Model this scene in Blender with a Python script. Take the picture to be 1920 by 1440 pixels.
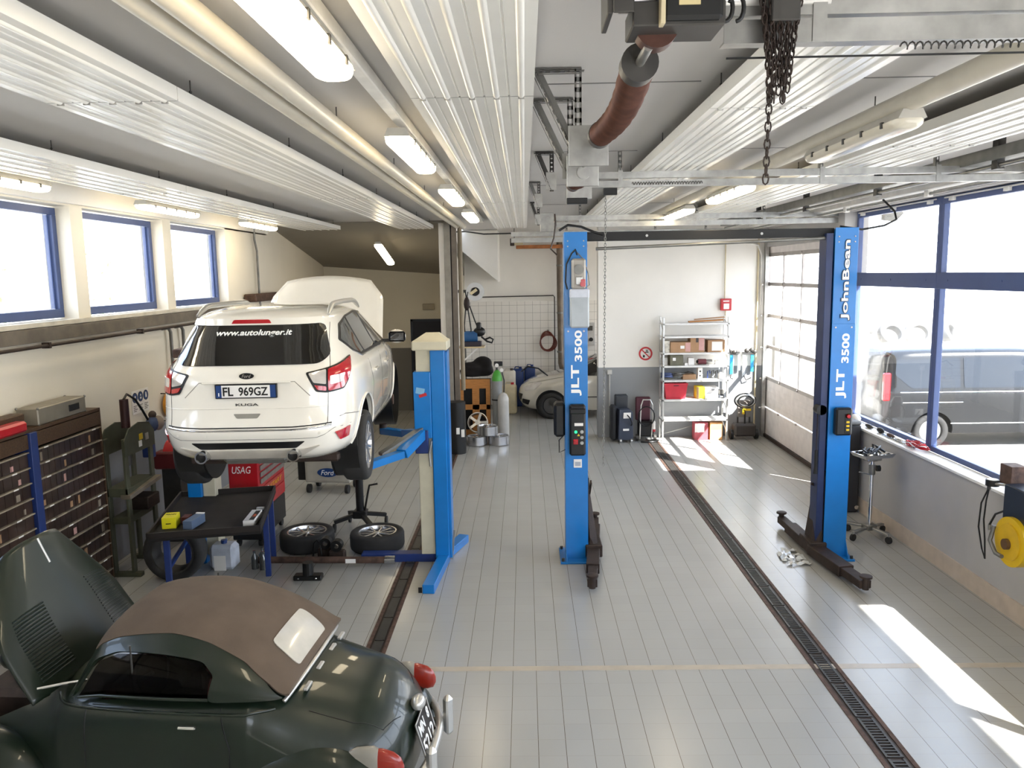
import bpy, bmesh, math, random
from mathutils import Vector, Matrix
PI = math.pi
random.seed(5)
for o in list(bpy.data.objects): bpy.data.objects.remove(o)
SC = bpy.context.scene
COL = SC.collection

# ---------------------------------------------------------------- camera
F = 1480.0
pitch = math.atan(206/F); roll = 0.016; yaw = math.atan(26/F)
CAMZ = 3.4
w = Vector((-math.sin(yaw)*math.cos(pitch), math.cos(yaw)*math.cos(pitch), -math.sin(pitch)))
r0 = Vector((math.cos(yaw), math.sin(yaw), 0)); d0 = w.cross(r0)
rr = r0*math.cos(roll)+d0*math.sin(roll); dd = w.cross(rr)
cam = bpy.data.cameras.new('camera'); camo = bpy.data.objects.new('camera', cam); COL.objects.link(camo)
mw = Matrix((( rr.x, -dd.x, -w.x, 0), (rr.y, -dd.y, -w.y, 0), (rr.z, -dd.z, -w.z, CAMZ), (0, 0, 0, 1)))
camo.matrix_world = mw
cam.sensor_fit = 'HORIZONTAL'; cam.sensor_width = 36; cam.lens = F/1920*36; cam.clip_start = .05; cam.clip_end = 300
SC.camera = camo

# ---------------------------------------------------------------- world, sun, exposure
SC.view_settings.view_transform = 'Standard'; SC.view_settings.look = 'None'
SC.view_settings.exposure = 0.16; SC.view_settings.gamma = 1.0; SC.view_settings.use_curve_mapping = False
wd = bpy.data.worlds.new('world'); SC.world = wd; wd.use_nodes = True
wn = wd.node_tree.nodes; wl = wd.node_tree.links
bg = wn['Background']; bg.inputs[1].default_value = 1.0
tc = wn.new('ShaderNodeTexCoord'); sp = wn.new('ShaderNodeSeparateXYZ'); rp = wn.new('ShaderNodeValToRGB')
wl.new(tc.outputs['Generated'], sp.inputs[0]); wl.new(sp.outputs[2], rp.inputs[0]); wl.new(rp.outputs[0], bg.inputs[0])
SKY = 7.0
rp.color_ramp.elements[0].position = .0; rp.color_ramp.elements[0].color = (.95, .97, 1, 1)
rp.color_ramp.elements[1].position = .6; rp.color_ramp.elements[1].color = (.62, .76, 1, 1)
bg.inputs[1].default_value = SKY
sun = bpy.data.lights.new('sun', 'SUN'); sun.energy = 42; sun.angle = .009; sun.color = (1, .95, .88)
suno = bpy.data.objects.new('sun', sun); COL.objects.link(suno)
SUND = Vector((-.82, .85, -1.0))
suno.rotation_euler = SUND.to_track_quat('-Z', 'Y').to_euler()
suno.location = (12, -6, 14)
for (px, py, pz, sx, sy, ry) in ((5.25, 4.5, 2.7, 3.1, 15, PI/2), (5.25, 14.2, 2.5, 2.6, 4, PI/2), (-5.4, 8, 3.6, 1.3, 11.5, -PI/2), (5.25, 18.4, 2.2, 3.2, 3.2, PI/2), (2.4, -2.5, 2.0, 4.4, 3.4, None)):
    a = bpy.data.lights.new('window_portal', 'AREA'); a.shape = 'RECTANGLE'; a.size = sx; a.size_y = sy
    a.cycles.is_portal = True
    ao = bpy.data.objects.new('window_portal', a); COL.objects.link(ao); ao.location = (px, py, pz); ao.rotation_euler = (0, ry, 0) if ry is not None else (PI/2, 0, 0)

# ---------------------------------------------------------------- materials
def lin(c):
    return tuple((v/12.92 if v <= .04045 else ((v+.055)/1.055)**2.4) for v in c)
def hx(h):
    h = h.lstrip('#'); return lin(tuple(int(h[i:i+2], 16)/255 for i in (0, 2, 4)))+(1,)
MATS = {}
def mat(name, col, rough=.5, metal=0, var=.06, scale=6, bump=0, bscale=60, coat=0, emit=None, estr=0, trans=0, ior=1.45, alpha=1, stretch=None):
    if name in MATS: return MATS[name]
    m = bpy.data.materials.new(name); m.use_nodes = True; nt = m.node_tree; N = nt.nodes; L = nt.links
    b = N['Principled BSDF']; c = hx(col)
    b.inputs['Base Color'].default_value = c; b.inputs['Roughness'].default_value = rough; b.inputs['Metallic'].default_value = metal
    b.inputs['Coat Weight'].default_value = coat; b.inputs['Coat Roughness'].default_value = .04
    b.inputs['Transmission Weight'].default_value = trans; b.inputs['IOR'].default_value = ior; b.inputs['Alpha'].default_value = alpha
    t = N.new('ShaderNodeTexCoord'); mp = N.new('ShaderNodeMapping'); L.new(t.outputs['Object'], mp.inputs[0])
    if stretch: mp.inputs['Scale'].default_value = stretch
    if var:
        n = N.new('ShaderNodeTexNoise'); n.inputs['Scale'].default_value = scale; n.inputs['Detail'].default_value = 5
        L.new(mp.outputs[0], n.inputs[0])
        r = N.new('ShaderNodeValToRGB'); r.color_ramp.elements[0].position = .3; r.color_ramp.elements[1].position = .7
        k = 1-var*2; r.color_ramp.elements[0].color = (c[0]*k, c[1]*k, c[2]*k, 1)
        k = 1+var; r.color_ramp.elements[1].color = (min(1, c[0]*k), min(1, c[1]*k), min(1, c[2]*k), 1)
        L.new(n.outputs['Fac'], r.inputs[0]); L.new(r.outputs[0], b.inputs['Base Color'])
    if bump:
        n2 = N.new('ShaderNodeTexNoise'); n2.inputs['Scale'].default_value = bscale; n2.inputs['Detail'].default_value = 4
        L.new(mp.outputs[0], n2.inputs[0]); bp = N.new('ShaderNodeBump'); bp.inputs['Strength'].default_value = bump; bp.inputs['Distance'].default_value = .01
        L.new(n2.outputs['Fac'], bp.inputs['Height']); L.new(bp.outputs[0], b.inputs['Normal'])
    if emit:
        b.inputs['Emission Color'].default_value = hx(emit); b.inputs['Emission Strength'].default_value = estr
    MATS[name] = m; return m
def glass(name, col='ffffff', rough=0.0, refl=.12):
    # thin pane: mostly see-through, a little mirror
    if name in MATS: return MATS[name]
    m = bpy.data.materials.new(name); m.use_nodes = True; nt = m.node_tree; N = nt.nodes; L = nt.links
    for n in list(N):
        if n.type != 'OUTPUT_MATERIAL': N.remove(n)
    out = [n for n in N if n.type == 'OUTPUT_MATERIAL'][0]
    t = N.new('ShaderNodeBsdfTransparent'); t.inputs[0].default_value = hx(col)
    g = N.new('ShaderNodeBsdfGlossy'); g.inputs['Roughness'].default_value = rough+.02
    lw = N.new('ShaderNodeLayerWeight'); lw.inputs[0].default_value = .25
    mu = N.new('ShaderNodeMath'); mu.operation = 'MULTIPLY'; mu.inputs[1].default_value = refl*2.5
    mx = N.new('ShaderNodeMixShader')
    L.new(lw.outputs['Fresnel'], mu.inputs[0]); L.new(mu.outputs[0], mx.inputs[0]); L.new(t.outputs[0], mx.inputs[1]); L.new(g.outputs[0], mx.inputs[2]); L.new(mx.outputs[0], out.inputs[0])
    MATS[name] = m; return m
def tilemat(name, col, grout, w_, h_, mortar, rough=.25, offset=0, axis='xy', var=.05, mort2=None, sub=None, bump=.25):
    m = bpy.data.materials.new(name); m.use_nodes = True; nt = m.node_tree; N = nt.nodes; L = nt.links
    b = N['Principled BSDF']; b.inputs['Roughness'].default_value = rough
    t = N.new('ShaderNodeTexCoord'); s = N.new('ShaderNodeSeparateXYZ'); L.new(t.outputs['Object'], s.inputs[0])
    def line(sock, period, width, phase=0):
        a = N.new('ShaderNodeMath'); a.operation = 'ADD'; a.inputs[1].default_value = 100*period+phase; L.new(sock, a.inputs[0])
        d = N.new('ShaderNodeMath'); d.operation = 'DIVIDE'; d.inputs[1].default_value = period; L.new(a.outputs[0], d.inputs[0])
        f = N.new('ShaderNodeMath'); f.operation = 'FRACT'; L.new(d.outputs[0], f.inputs[0])
        c = N.new('ShaderNodeMath'); c.operation = 'LESS_THAN'; c.inputs[1].default_value = width/period; L.new(f.outputs[0], c.inputs[0])
        fl = N.new('ShaderNodeMath'); fl.operation = 'FLOOR'; L.new(d.outputs[0], fl.inputs[0])
        return c.outputs[0], fl.outputs[0]
    ax = {'xy': (0, 1), 'xz': (0, 2), 'yz': (1, 2)}[axis]
    l1, f1 = line(s.outputs[ax[0]], w_, mortar, offset); l2, f2 = line(s.outputs[ax[1]], h_, mort2 or mortar)
    cb = N.new('ShaderNodeCombineXYZ'); L.new(f1, cb.inputs[0]); L.new(f2, cb.inputs[1])
    wn_ = N.new('ShaderNodeTexWhiteNoise'); wn_.noise_dimensions = '3D'; L.new(cb.outputs[0], wn_.inputs['Vector'])
    nz = N.new('ShaderNodeTexNoise'); nz.inputs['Scale'].default_value = 1.6; nz.inputs['Detail'].default_value = 2; nz.inputs['Roughness'].default_value = .3; L.new(t.outputs['Object'], nz.inputs[0])
    ad = N.new('ShaderNodeMath'); ad.operation = 'ADD'; wm = N.new('ShaderNodeMath'); wm.operation = 'MULTIPLY'; wm.inputs[1].default_value = .35; L.new(wn_.outputs['Value'], wm.inputs[0]); L.new(wm.outputs[0], ad.inputs[0]); L.new(nz.outputs['Fac'], ad.inputs[1])
    r = N.new('ShaderNodeValToRGB'); r.color_ramp.elements[0].position = .2; r.color_ramp.elements[1].position = 1
    c = hx(col); k = 1-var*2
    r.color_ramp.elements[0].color = (c[0]*k, c[1]*k, c[2]*k, 1); r.color_ramp.elements[1].color = c
    L.new(ad.outputs[0], r.inputs[0])
    m1 = N.new('ShaderNodeMix'); m1.data_type = 'RGBA'; L.new(r.outputs[0], m1.inputs[6]); m1.inputs[7].default_value = hx(grout); L.new(l1, m1.inputs[0])
    m2 = N.new('ShaderNodeMix'); m2.data_type = 'RGBA'; L.new(m1.outputs[2], m2.inputs[6]); m2.inputs[7].default_value = hx(sub or grout); L.new(l2, m2.inputs[0])
    L.new(m2.outputs[2], b.inputs['Base Color'])
    mxm = N.new('ShaderNodeMath'); mxm.operation = 'MAXIMUM'; L.new(l1, mxm.inputs[0]); L.new(l2, mxm.inputs[1])
    bp = N.new('ShaderNodeBump'); bp.invert = True; bp.inputs['Strength'].default_value = bump; bp.inputs['Distance'].default_value = .003
    L.new(mxm.outputs[0], bp.inputs['Height']); L.new(bp.outputs[0], b.inputs['Normal'])
    rm = N.new('ShaderNodeMapRange'); rm.inputs[3].default_value = rough*.9; rm.inputs[4].default_value = rough*1.2; L.new(nz.outputs['Fac'], rm.inputs[0]); L.new(rm.outputs[0], b.inputs['Roughness'])
    MATS[name] = m; return m
def split_z(name, lowc, upc, zs, rough=.7):
    # painted wall: grey dado below zs, white above (object z = world z)
    m = bpy.data.materials.new(name); m.use_nodes = True; nt = m.node_tree; N = nt.nodes; L = nt.links
    b = N['Principled BSDF']; b.inputs['Roughness'].default_value = rough
    t = N.new('ShaderNodeTexCoord'); s = N.new('ShaderNodeSeparateXYZ'); L.new(t.outputs['Object'], s.inputs[0])
    g = N.new('ShaderNodeMath'); g.operation = 'GREATER_THAN'; g.inputs[1].default_value = zs; L.new(s.outputs[2], g.inputs[0])
    n = N.new('ShaderNodeTexNoise'); n.inputs['Scale'].default_value = 1.3; n.inputs['Detail'].default_value = 8; L.new(t.outputs['Object'], n.inputs[0])
    mx = N.new('ShaderNodeMix'); mx.data_type = 'RGBA'; mx.inputs[6].default_value = hx(lowc); mx.inputs[7].default_value = hx(upc); L.new(g.outputs[0], mx.inputs[0])
    r = N.new('ShaderNodeMapRange'); r.inputs[3].default_value = .88; r.inputs[4].default_value = 1.05; L.new(n.outputs['Fac'], r.inputs[0])
    v = N.new('ShaderNodeVectorMath'); v.operation = 'SCALE'; L.new(mx.outputs[2], v.inputs[0]); L.new(r.outputs[0], v.inputs['Scale']); L.new(v.outputs[0], b.inputs['Base Color'])
    n2 = N.new('ShaderNodeTexNoise'); n2.inputs['Scale'].default_value = 70; L.new(t.outputs['Object'], n2.inputs[0])
    bp = N.new('ShaderNodeBump'); bp.inputs['Strength'].default_value = .12; bp.inputs['Distance'].default_value = .01; L.new(n2.outputs['Fac'], bp.inputs['Height']); L.new(bp.outputs[0], b.inputs['Normal'])
    MATS[name] = m; return m

WHITE = mat('white_paint', 'e9e6df', .6, bump=.06)
WALLW = mat('wall_plaster_white', 'efebe3', .8, var=.03, scale=1.2, bump=.12)
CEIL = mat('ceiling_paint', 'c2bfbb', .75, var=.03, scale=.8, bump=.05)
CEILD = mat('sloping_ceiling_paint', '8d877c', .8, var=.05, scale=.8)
PANEL = mat('radiant_panel_enamel', 'f3f1ea', .22, var=.02, scale=2)
BLUEF = mat('window_frame_blue', '44547f', .4, var=.03)
BLUE = mat('lift_blue_enamel', '0f74c0', .32, var=.05, scale=4, coat=.2)
BLUED = mat('dark_blue_enamel', '22366f', .4)
NAVY = mat('navy_enamel', '1b2433', .4)
CREAM = mat('lift_cream_enamel', 'c9c3ac', .4, var=.06, scale=5)
GALV = mat('galvanised_steel', 'a7a6a2', .35, .85, var=.1, scale=12)
STEEL = mat('steel_grey', '7e7d79', .4, .6, var=.1, scale=9)
STEELD = mat('steel_dark', '4a4845', .45, .5, var=.1, scale=9)
CHROME = mat('chrome', 'd8d8d8', .08, 1, var=0)
ALU = mat('cast_aluminium', 'b9b9ba', .25, .9, var=.05)
SILVER = mat('silver_rail', 'c9c8c4', .3, .7, var=.02)
BLACK = mat('black_plastic', '141414', .45, var=.1)
RUBBER = mat('tyre_rubber', '2b2a29', .8, var=.1, scale=8, bump=.1)
TARB = mat('black_satin', '0c0c0d', .5)
RED = mat('red_enamel', 'b31420', .3, coat=.3)
REDP = mat('red_plastic', 'c0303e', .4)
SPRING = mat('brown_spring_steel', '55372d', .45, .4, var=.15, scale=14)
RUST = mat('rusted_iron', '5b463c', .7, .2, var=.25, scale=14, bump=.3)
RUSTD = mat('dark_oily_iron', '362a24', .6, .2, var=.2, scale=10, bump=.2)
CARPW = mat('pearl_white_car_paint', 'e9e4d8', .18, 0, var=.01, coat=1)
CARPS = mat('silver_beige_car_paint', 'cfcabd', .22, .2, var=.01, coat=1)
CARPG = mat('dark_green_car_paint', '141f15', .33, 0, var=.1, scale=3, coat=.35)
CARPB = mat('black_car_paint', '0b0c0e', .2, 0, var=.01, coat=.5)
GLASSD = mat('dark_tinted_glass', '100e0c', .05, 0, var=0, coat=1)
GLASSG = mat('grey_car_glass', '4a4d4c', .05, .1, var=0, coat=1)
LAMPR = mat('red_lamp_lens', 'b0141c', .12, 0, var=.05, coat=1)
LAMPW = mat('clear_lamp_lens', 'd9d3cc', .1, .4, var=.1, coat=1)
FABRIC = mat('brown_roof_canvas', '5d4f42', .9, var=.08, scale=5, bump=.3, bscale=300)
CARD = mat('cardboard', 'a98462', .8, var=.06)
CARDP = mat('printed_cardboard', 'c79a92', .7, var=.1)
PAPER = mat('white_paper', 'ece9e4', .7, var=.02)
WOOD = mat('pale_wood', 'b5793c', .6, var=.12, scale=8, stretch=(1, 8, 8))
WOODD = mat('dark_wood', '4f3a28', .6, var=.2, scale=8, stretch=(1, 8, 8))
BROWN = mat('dark_brown_bins', '3b2c25', .35, var=.25, scale=5, coat=.3)
YELLOW = mat('yellow_plastic', 'd9b31c', .4)
YELLOWB = mat('bright_yellow_card', 'e3d81e', .5)
ORANGE = mat('orange_brown_plastic', 'c98a2b', .45)
SIGNB = mat('sign_blue', '1c3d74', .4)
SIGNR = mat('sign_red', 'c32a30', .4)
OLIVE = mat('olive_green_enamel', '4a4c3c', .5, var=.1)
GREEN = mat('green_gas_cylinder_paint', '4aa23a', .4)
GREYC = mat('grey_cylinder_paint', '8c8e8d', .4)
JERRY = mat('translucent_white_plastic', 'cdbf9c', .4, var=.08)
JUG = mat('clear_grey_plastic', 'c5cbd6', .3, var=.1)
TANK = mat('oil_tank_plastic', 'a9b0b5', .35, var=.06)
BLUEJ = mat('blue_plastic', '17336a', .4)
BLUET = mat('light_blue_plastic', '2f9ccb', .4)
DGREY = mat('dark_grey_plastic', '35383d', .5)
LETTER = mat('white_lettering', 'f2f2f0', .5, var=0)
LETTERK = mat('black_lettering', '0b0b0b', .5, var=0)
TUBE = mat('fluorescent_tube_glow', 'fff6e0', .4, var=0, emit='ffecc8', estr=17)
GLOWG = mat('green_pilot_lamp', '20e070', .4, var=0, emit='20ff80', estr=2)
LENSOFF = mat('unlit_lamp_cover', 'd9d2c0', .25, var=.03, coat=.4)
STONE = mat('pale_stone', 'e9e4da', .85, var=.15, scale=3)
GROUNDM = mat('sunlit_yard_paving', '8a8782', .9, var=.04)
LEAF = mat('leaf_green', '6f8a4a', .7, var=.2)
WGLASS = glass('window_glass', 'fbfdff')
SOFTF = mat('black_fabric', '191514', .9, var=.1, bump=.3, bscale=90)
COPPER = mat('red_brown_rubber_hose', '6a2f22', .5)

# ---------------------------------------------------------------- builders
class MB:
    def __init__(s): s.bm = bmesh.new()
    def box(s, x0, x1, y0, y1, z0, z1, bev=0, M=None, seg=1):
        r = bmesh.ops.create_cube(s.bm, size=1)
        vs = r['verts']
        T = Matrix.Translation(((x0+x1)/2, (y0+y1)/2, (z0+z1)/2)) @ Matrix.Diagonal((abs(x1-x0), abs(y1-y0), abs(z1-z0), 1))
        if M is not None: T = M @ T
        bmesh.ops.transform(s.bm, matrix=T, verts=vs)
        if bev:
            es = list({e for v in vs for e in v.link_edges})
            bmesh.ops.bevel(s.bm, geom=es, offset=bev, segments=seg, affect='EDGES', profile=.5)
        return s
    def obox(s, c, size, rot=(0, 0, 0), bev=0):
        from mathutils import Euler
        M = Matrix.Translation(c) @ Euler(rot).to_matrix().to_4x4()
        return s.box(-size[0]/2, size[0]/2, -size[1]/2, size[1]/2, -size[2]/2, size[2]/2, bev, M)
    def beam(s, p, q, a, b, bev=0):
        p = Vector(p); q = Vector(q); d = q-p; L = d.length
        M = Matrix.Translation((p+q)/2) @ d.to_track_quat('Y', 'Z').to_matrix().to_4x4()
        return s.box(-a/2, a/2, -L/2, L/2, -b/2, b/2, bev, M)
    def cyl(s, p, q, r, r2=None, n=16):
        p = Vector(p); q = Vector(q); d = q-p
        M = Matrix.Translation((p+q)/2) @ d.to_track_quat('Z', 'Y').to_matrix().to_4x4()
        bmesh.ops.create_cone(s.bm, cap_ends=True, segments=n, radius1=r, radius2=r if r2 is None else r2, depth=d.length, matrix=M)
        return s
    def sph(s, c, r, sc=(1, 1, 1), n=16):
        bmesh.ops.create_uvsphere(s.bm, u_segments=n, v_segments=max(6, n//2), radius=r, matrix=Matrix.Translation(c) @ Matrix.Diagonal((*sc, 1)))
        return s
    def loops(s, rings, close=True, cap=True):
        R = [[s.bm.verts.new(p) for p in ring] for ring in rings]
        n = len(R[0])
        for a, b in zip(R, R[1:]):
            for i in range(n if close else n-1):
                j = (i+1) % n
                try: s.bm.faces.new((a[i], a[j], b[j], b[i]))
                except ValueError: pass
        if cap and close:
            try:
                s.bm.faces.new(list(reversed(R[0]))); s.bm.faces.new(R[-1])
            except ValueError: pass
        return s
    def tube(s, pts, r, n=8, closed=False):
        pts = [Vector(p) for p in pts]; N = len(pts); rings = []
        up = None
        for i, p in enumerate(pts):
            if closed: t = pts[(i+1) % N]-pts[i-1]
            else: t = pts[min(i+1, N-1)]-pts[max(i-1, 0)]
            if t.length < 1e-9: t = Vector((0, 0, 1))
            t.normalize()
            if up is None:
                up = t.orthogonal().normalized()
            else:
                up = up-t*up.dot(t)
                up = up.normalized() if up.length > 1e-6 else t.orthogonal().normalized()
            b = t.cross(up); rad = r[i] if isinstance(r, (list, tuple)) else r
            rings.append([p+(up*math.cos(a)+b*math.sin(a))*rad for a in (2*PI*k/n for k in range(n))])
        if closed: rings.append(rings[0]); return s.loops(rings, cap=False)
        return s.loops(rings)
    def lathe(s, prof, c=(0, 0, 0), axis='z', n=24, cap=True):
        rings = []
        for (r, h) in prof:
            ring = []
            for k in range(n):
                a = 2*PI*k/n; u, v = r*math.cos(a), r*math.sin(a)
                p = {'z': (u, v, h), 'x': (h, u, v), 'y': (v, h, u)}[axis]
                ring.append((p[0]+c[0], p[1]+c[1], p[2]+c[2]))
            rings.append(ring)
        return s.loops(rings, cap=cap)
    def prism(s, pts, a, b, axis='y'):
        def m(u, v, h): return {'y': (u, h, v), 'x': (h, u, v), 'z': (u, v, h)}[axis]
        return s.loops([[m(u, v, a) for u, v in pts], [m(u, v, b) for u, v in pts]])
    def quad(s, *p):
        s.bm.faces.new([s.bm.verts.new(q) for q in p]); return s
    def xf(s, M):
        bmesh.ops.transform(s.bm, matrix=M, verts=s.bm.verts); return s
    def build(s, name, m, parent=None, label=None, smooth=None, off=None, bev=0):
        if parent is not None and off == 'w': bmesh.ops.transform(s.bm, matrix=Matrix.Translation(-root_loc(parent)), verts=s.bm.verts)
        bmesh.ops.recalc_face_normals(s.bm, faces=s.bm.faces)
        me = bpy.data.meshes.new(name); s.bm.to_mesh(me); s.bm.free()
        me.materials.append(m)
        o = bpy.data.objects.new(name, me); COL.objects.link(o)
        if parent is not None: o.parent = parent
        if label: o['label'] = label
        if smooth is not None:
            me.shade_smooth()
            if smooth < 170:
                me.set_sharp_from_angle(angle=math.radians(smooth))
        if bev:
            b = o.modifiers.new('bevel', 'BEVEL'); b.width = bev; b.segments = 2; b.limit_method = 'ANGLE'
        return o
def build_split(s, name, m, parent, label=None, smooth=None):
    # every loose piece becomes a part of its own
    bm = s.bm; bm.verts.ensure_lookup_table(); seen = set(); out = []
    bm.verts.index_update()
    for v in bm.verts:
        if v.index in seen: continue
        st = [v]; seen.add(v.index); isl = []
        while st:
            a = st.pop(); isl.append(a)
            for e in a.link_edges:
                b = e.other_vert(a)
                if b.index not in seen: seen.add(b.index); st.append(b)
        idx = {a.index: i for i, a in enumerate(isl)}
        fs = {f for a in isl for f in a.link_faces}
        mb = MB(); nv = [mb.bm.verts.new(a.co) for a in isl]
        for f in fs: mb.bm.faces.new([nv[idx[q.index]] for q in f.verts])
        out.append(mb.build(name, m, parent, label, smooth))
    bm.free(); return out
MB.split = build_split
def root_loc(o):
    l = Vector((0, 0, 0))
    while o is not None: l = l+o.location; o = o.parent
    return l
def tag(o, label, cat, group=None, kind=None):
    o['label'] = label; o['category'] = cat
    if group: o['group'] = group
    if kind: o['kind'] = kind
    return o
def thing(name, label, cat, loc=(0, 0, 0), rz=0, group=None):
    o = bpy.data.objects.new(name, None); COL.objects.link(o); o.empty_display_size = .1
    o.location = loc; o.rotation_euler = (0, 0, rz); return tag(o, label, cat, group)
def struct(name, mb, m, label=None, smooth=None, parent=None):
    o = mb.build(name, m, parent, smooth=smooth)
    if parent is None: o['kind'] = 'structure'
    if label: o['label'] = label
    return o
KIDS = {}
def children(o): return [c for c in bpy.data.objects if c.parent == o]
def dup(o, loc=None, rz=None, label=None, group=None, parent=None):
    c = o.copy(); COL.objects.link(c)
    if parent is not None: c.parent = parent
    for ch in children(o): dup(ch, parent=c)
    if loc is not None: c.location = loc
    if rz is not None: c.rotation_euler = (c.rotation_euler[0], c.rotation_euler[1], rz)
    if label: c['label'] = label
    if group: c['group'] = group
    return c
def text(name, s, W_, H_, M, m, parent=None, ext=.0015, bold=0.0, shear=0, label=None):
    # lettering W_ wide, H_ high, centred on M (x right, y up, z out)
    cu = bpy.data.curves.new(name, 'FONT'); cu.body = s; cu.offset = bold; cu.shear = shear; cu.extrude = .01; cu.resolution_u = 3
    t = bpy.data.objects.new(name, cu); COL.objects.link(t)
    bpy.context.view_layer.update()
    me = bpy.data.meshes.new_from_object(t.evaluated_get(bpy.context.evaluated_depsgraph_get()))
    bpy.data.objects.remove(t); me.name = name
    xs = [v.co.x for v in me.vertices]; ys = [v.co.y for v in me.vertices]
    cx, cy = (min(xs)+max(xs))/2, (min(ys)+max(ys))/2; sx = W_/(max(xs)-min(xs)); sy = H_/(max(ys)-min(ys))
    me.transform(M @ Matrix.Diagonal((sx, sy, ext/.01, 1)) @ Matrix.Translation((-cx, -cy, 0)))
    me.materials.clear(); me.materials.append(m)
    o = bpy.data.objects.new(name, me); COL.objects.link(o)
    if parent is not None: o.parent = parent
    if label: o['label'] = label
    return o
def frame_m(o, x, y):
    # matrix with columns x (right), y (up), z (out) at origin o
    x = Vector(x).normalized(); y = Vector(y).normalized(); z = x.cross(y)
    return Matrix(((x.x, y.x, z.x, o[0]), (x.y, y.y, z.y, o[1]), (x.z, y.z, z.z, o[2]), (0, 0, 0, 1)))
def patch(name, poly, fn, m, parent, g=.06, thick=.006, lift=.002, label=None, smooth=True):
    # a 2D outline laid on a curved surface fn(u, v) -> Vector, given a thickness
    bm = bmesh.new(); f = bm.faces.new([bm.verts.new((u, v, 0)) for u, v in poly])
    us = [p[0] for p in poly]; vs = [p[1] for p in poly]
    for k, (lo, hi) in enumerate(((min(us), max(us)), (min(vs), max(vs)))):
        n = int((hi-lo)/g)
        for i in range(1, n+1):
            c = lo+(hi-lo)*i/(n+1); co = (c, 0, 0) if k == 0 else (0, c, 0); no = (1, 0, 0) if k == 0 else (0, 1, 0)
            bmesh.ops.bisect_plane(bm, geom=bm.verts[:]+bm.edges[:]+bm.faces[:], plane_co=co, plane_no=no)
    base = [(v.co.x, v.co.y) for v in bm.verts]
    e = .004
    P0 = []; Nn = []
    for (u, v) in base:
        p = fn(u, v); a = fn(u+e, v)-fn(u-e, v); b = fn(u, v+e)-fn(u, v-e); n = a.cross(b)
        n = n.normalized() if n.length > 1e-12 else Vector((0, 0, 1))
        P0.append(p); Nn.append(n)
    top = [v for v in bm.verts]
    faces = [[v.index for v in f.verts] for f in bm.faces]; bm.verts.index_update()
    faces = [[v.index for v in f.verts] for f in bm.faces]
    edges = [(e2.verts[0].index, e2.verts[1].index) for e2 in bm.edges if len(e2.link_faces) == 1]
    bm.free()
    b2 = bmesh.new(); n_ = len(base)
    sgn = patch.sgn
    A = [b2.verts.new(P0[i]+Nn[i]*sgn*lift) for i in range(n_)]
    B = [b2.verts.new(P0[i]+Nn[i]*sgn*(lift+thick)) for i in range(n_)]
    for f in faces:
        b2.faces.new([B[i] for i in f]); b2.faces.new([A[i] for i in reversed(f)])
    for i, j in edges: b2.faces.new((A[i], A[j], B[j], B[i]))
    mb = MB(); mb.bm.free(); mb.bm = b2
    return mb.build(name, m, parent, label, smooth=40 if smooth else None)
patch.sgn = 1
def arc(c, r, a0, a1, n, f):
    return [f(c, r*math.cos(a0+(a1-a0)*i/n), r*math.sin(a0+(a1-a0)*i/n)) for i in range(n+1)]
def lerp_table(T, x):
    if x <= T[0][0]: return T[0][1:]
    for a, b in zip(T, T[1:]):
        if x <= b[0]:
            k = (x-a[0])/(b[0]-a[0]); k2 = k
            return tuple(a[i]+(b[i]-a[i])*k2 for i in range(1, len(a)))
    return T[-1][1:]
def smooth_table(T, n=6):
    # Catmull-Rom resample of rows sorted by the first column
    out = []
    for i in range(len(T)-1):
        p0 = T[max(i-1, 0)]; p1 = T[i]; p2 = T[i+1]; p3 = T[min(i+2, len(T)-1)]
        for k in range(n):
            t = k/n
            out.append(tuple(.5*((2*b)+(-a+c)*t+(2*a-5*b+4*c-d)*t*t+(-a+3*b-3*c+d)*t**3) for a, b, c, d in zip(p0, p1, p2, p3)))
    out.append(tuple(T[-1])); return out
# ================================================================ THE SETTING
XL, XR, YB, YW, YT, ZC = -5.0, 4.7, 20.5, 16.2, 20.5, 4.45
FLOORM = tilemat('floor_tiles', 'a6a5a1', '5a4f44', .2, .2, .0042, rough=.22, offset=.145, axis='xy', var=.04, mort2=.003, sub='9a9790')
WTILE = tilemat('white_wall_tiles', 'e6e1d8', '8b857c', .2, .2, .006, rough=.2, axis='xz', var=.02)
WTILEY = tilemat('white_wall_tiles_side', 'e6e1d8', '8b857c', .2, .2, .006, rough=.2, axis='yz', var=.02)
BWALL = split_z('dado_wall_1500', '8f9193', 'f0ece4', 1.46)
LWALL = split_z('dado_wall_left', '7f8186', 'e9e2d2', 1.45)
struct('floor', MB().box(-5.3, 5.1, -2.2, 20.7, -.2, 0), FLOORM)
struct('ceiling', MB().box(-5.3, 5.1, -2.2, 15.5, ZC, ZC+.2).box(-1.45, 5.1, 15.5, 20.7, ZC, ZC+.2), CEIL)
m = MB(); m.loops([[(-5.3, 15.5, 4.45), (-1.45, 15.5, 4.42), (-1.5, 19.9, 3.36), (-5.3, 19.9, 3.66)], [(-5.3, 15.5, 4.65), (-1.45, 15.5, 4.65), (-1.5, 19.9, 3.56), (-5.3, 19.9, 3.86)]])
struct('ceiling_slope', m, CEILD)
# ceiling board joints
m = MB()
for y in (2.9, 4.6, 7.1, 9.7, 12.4): m.box(.1, 1.0, y, y+.012, ZC-.004, ZC+.002).box(1.7, 2.5, y, y+.012, ZC-.004, ZC+.002)
struct('trim_ceiling_joint', m, STEEL)

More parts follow.
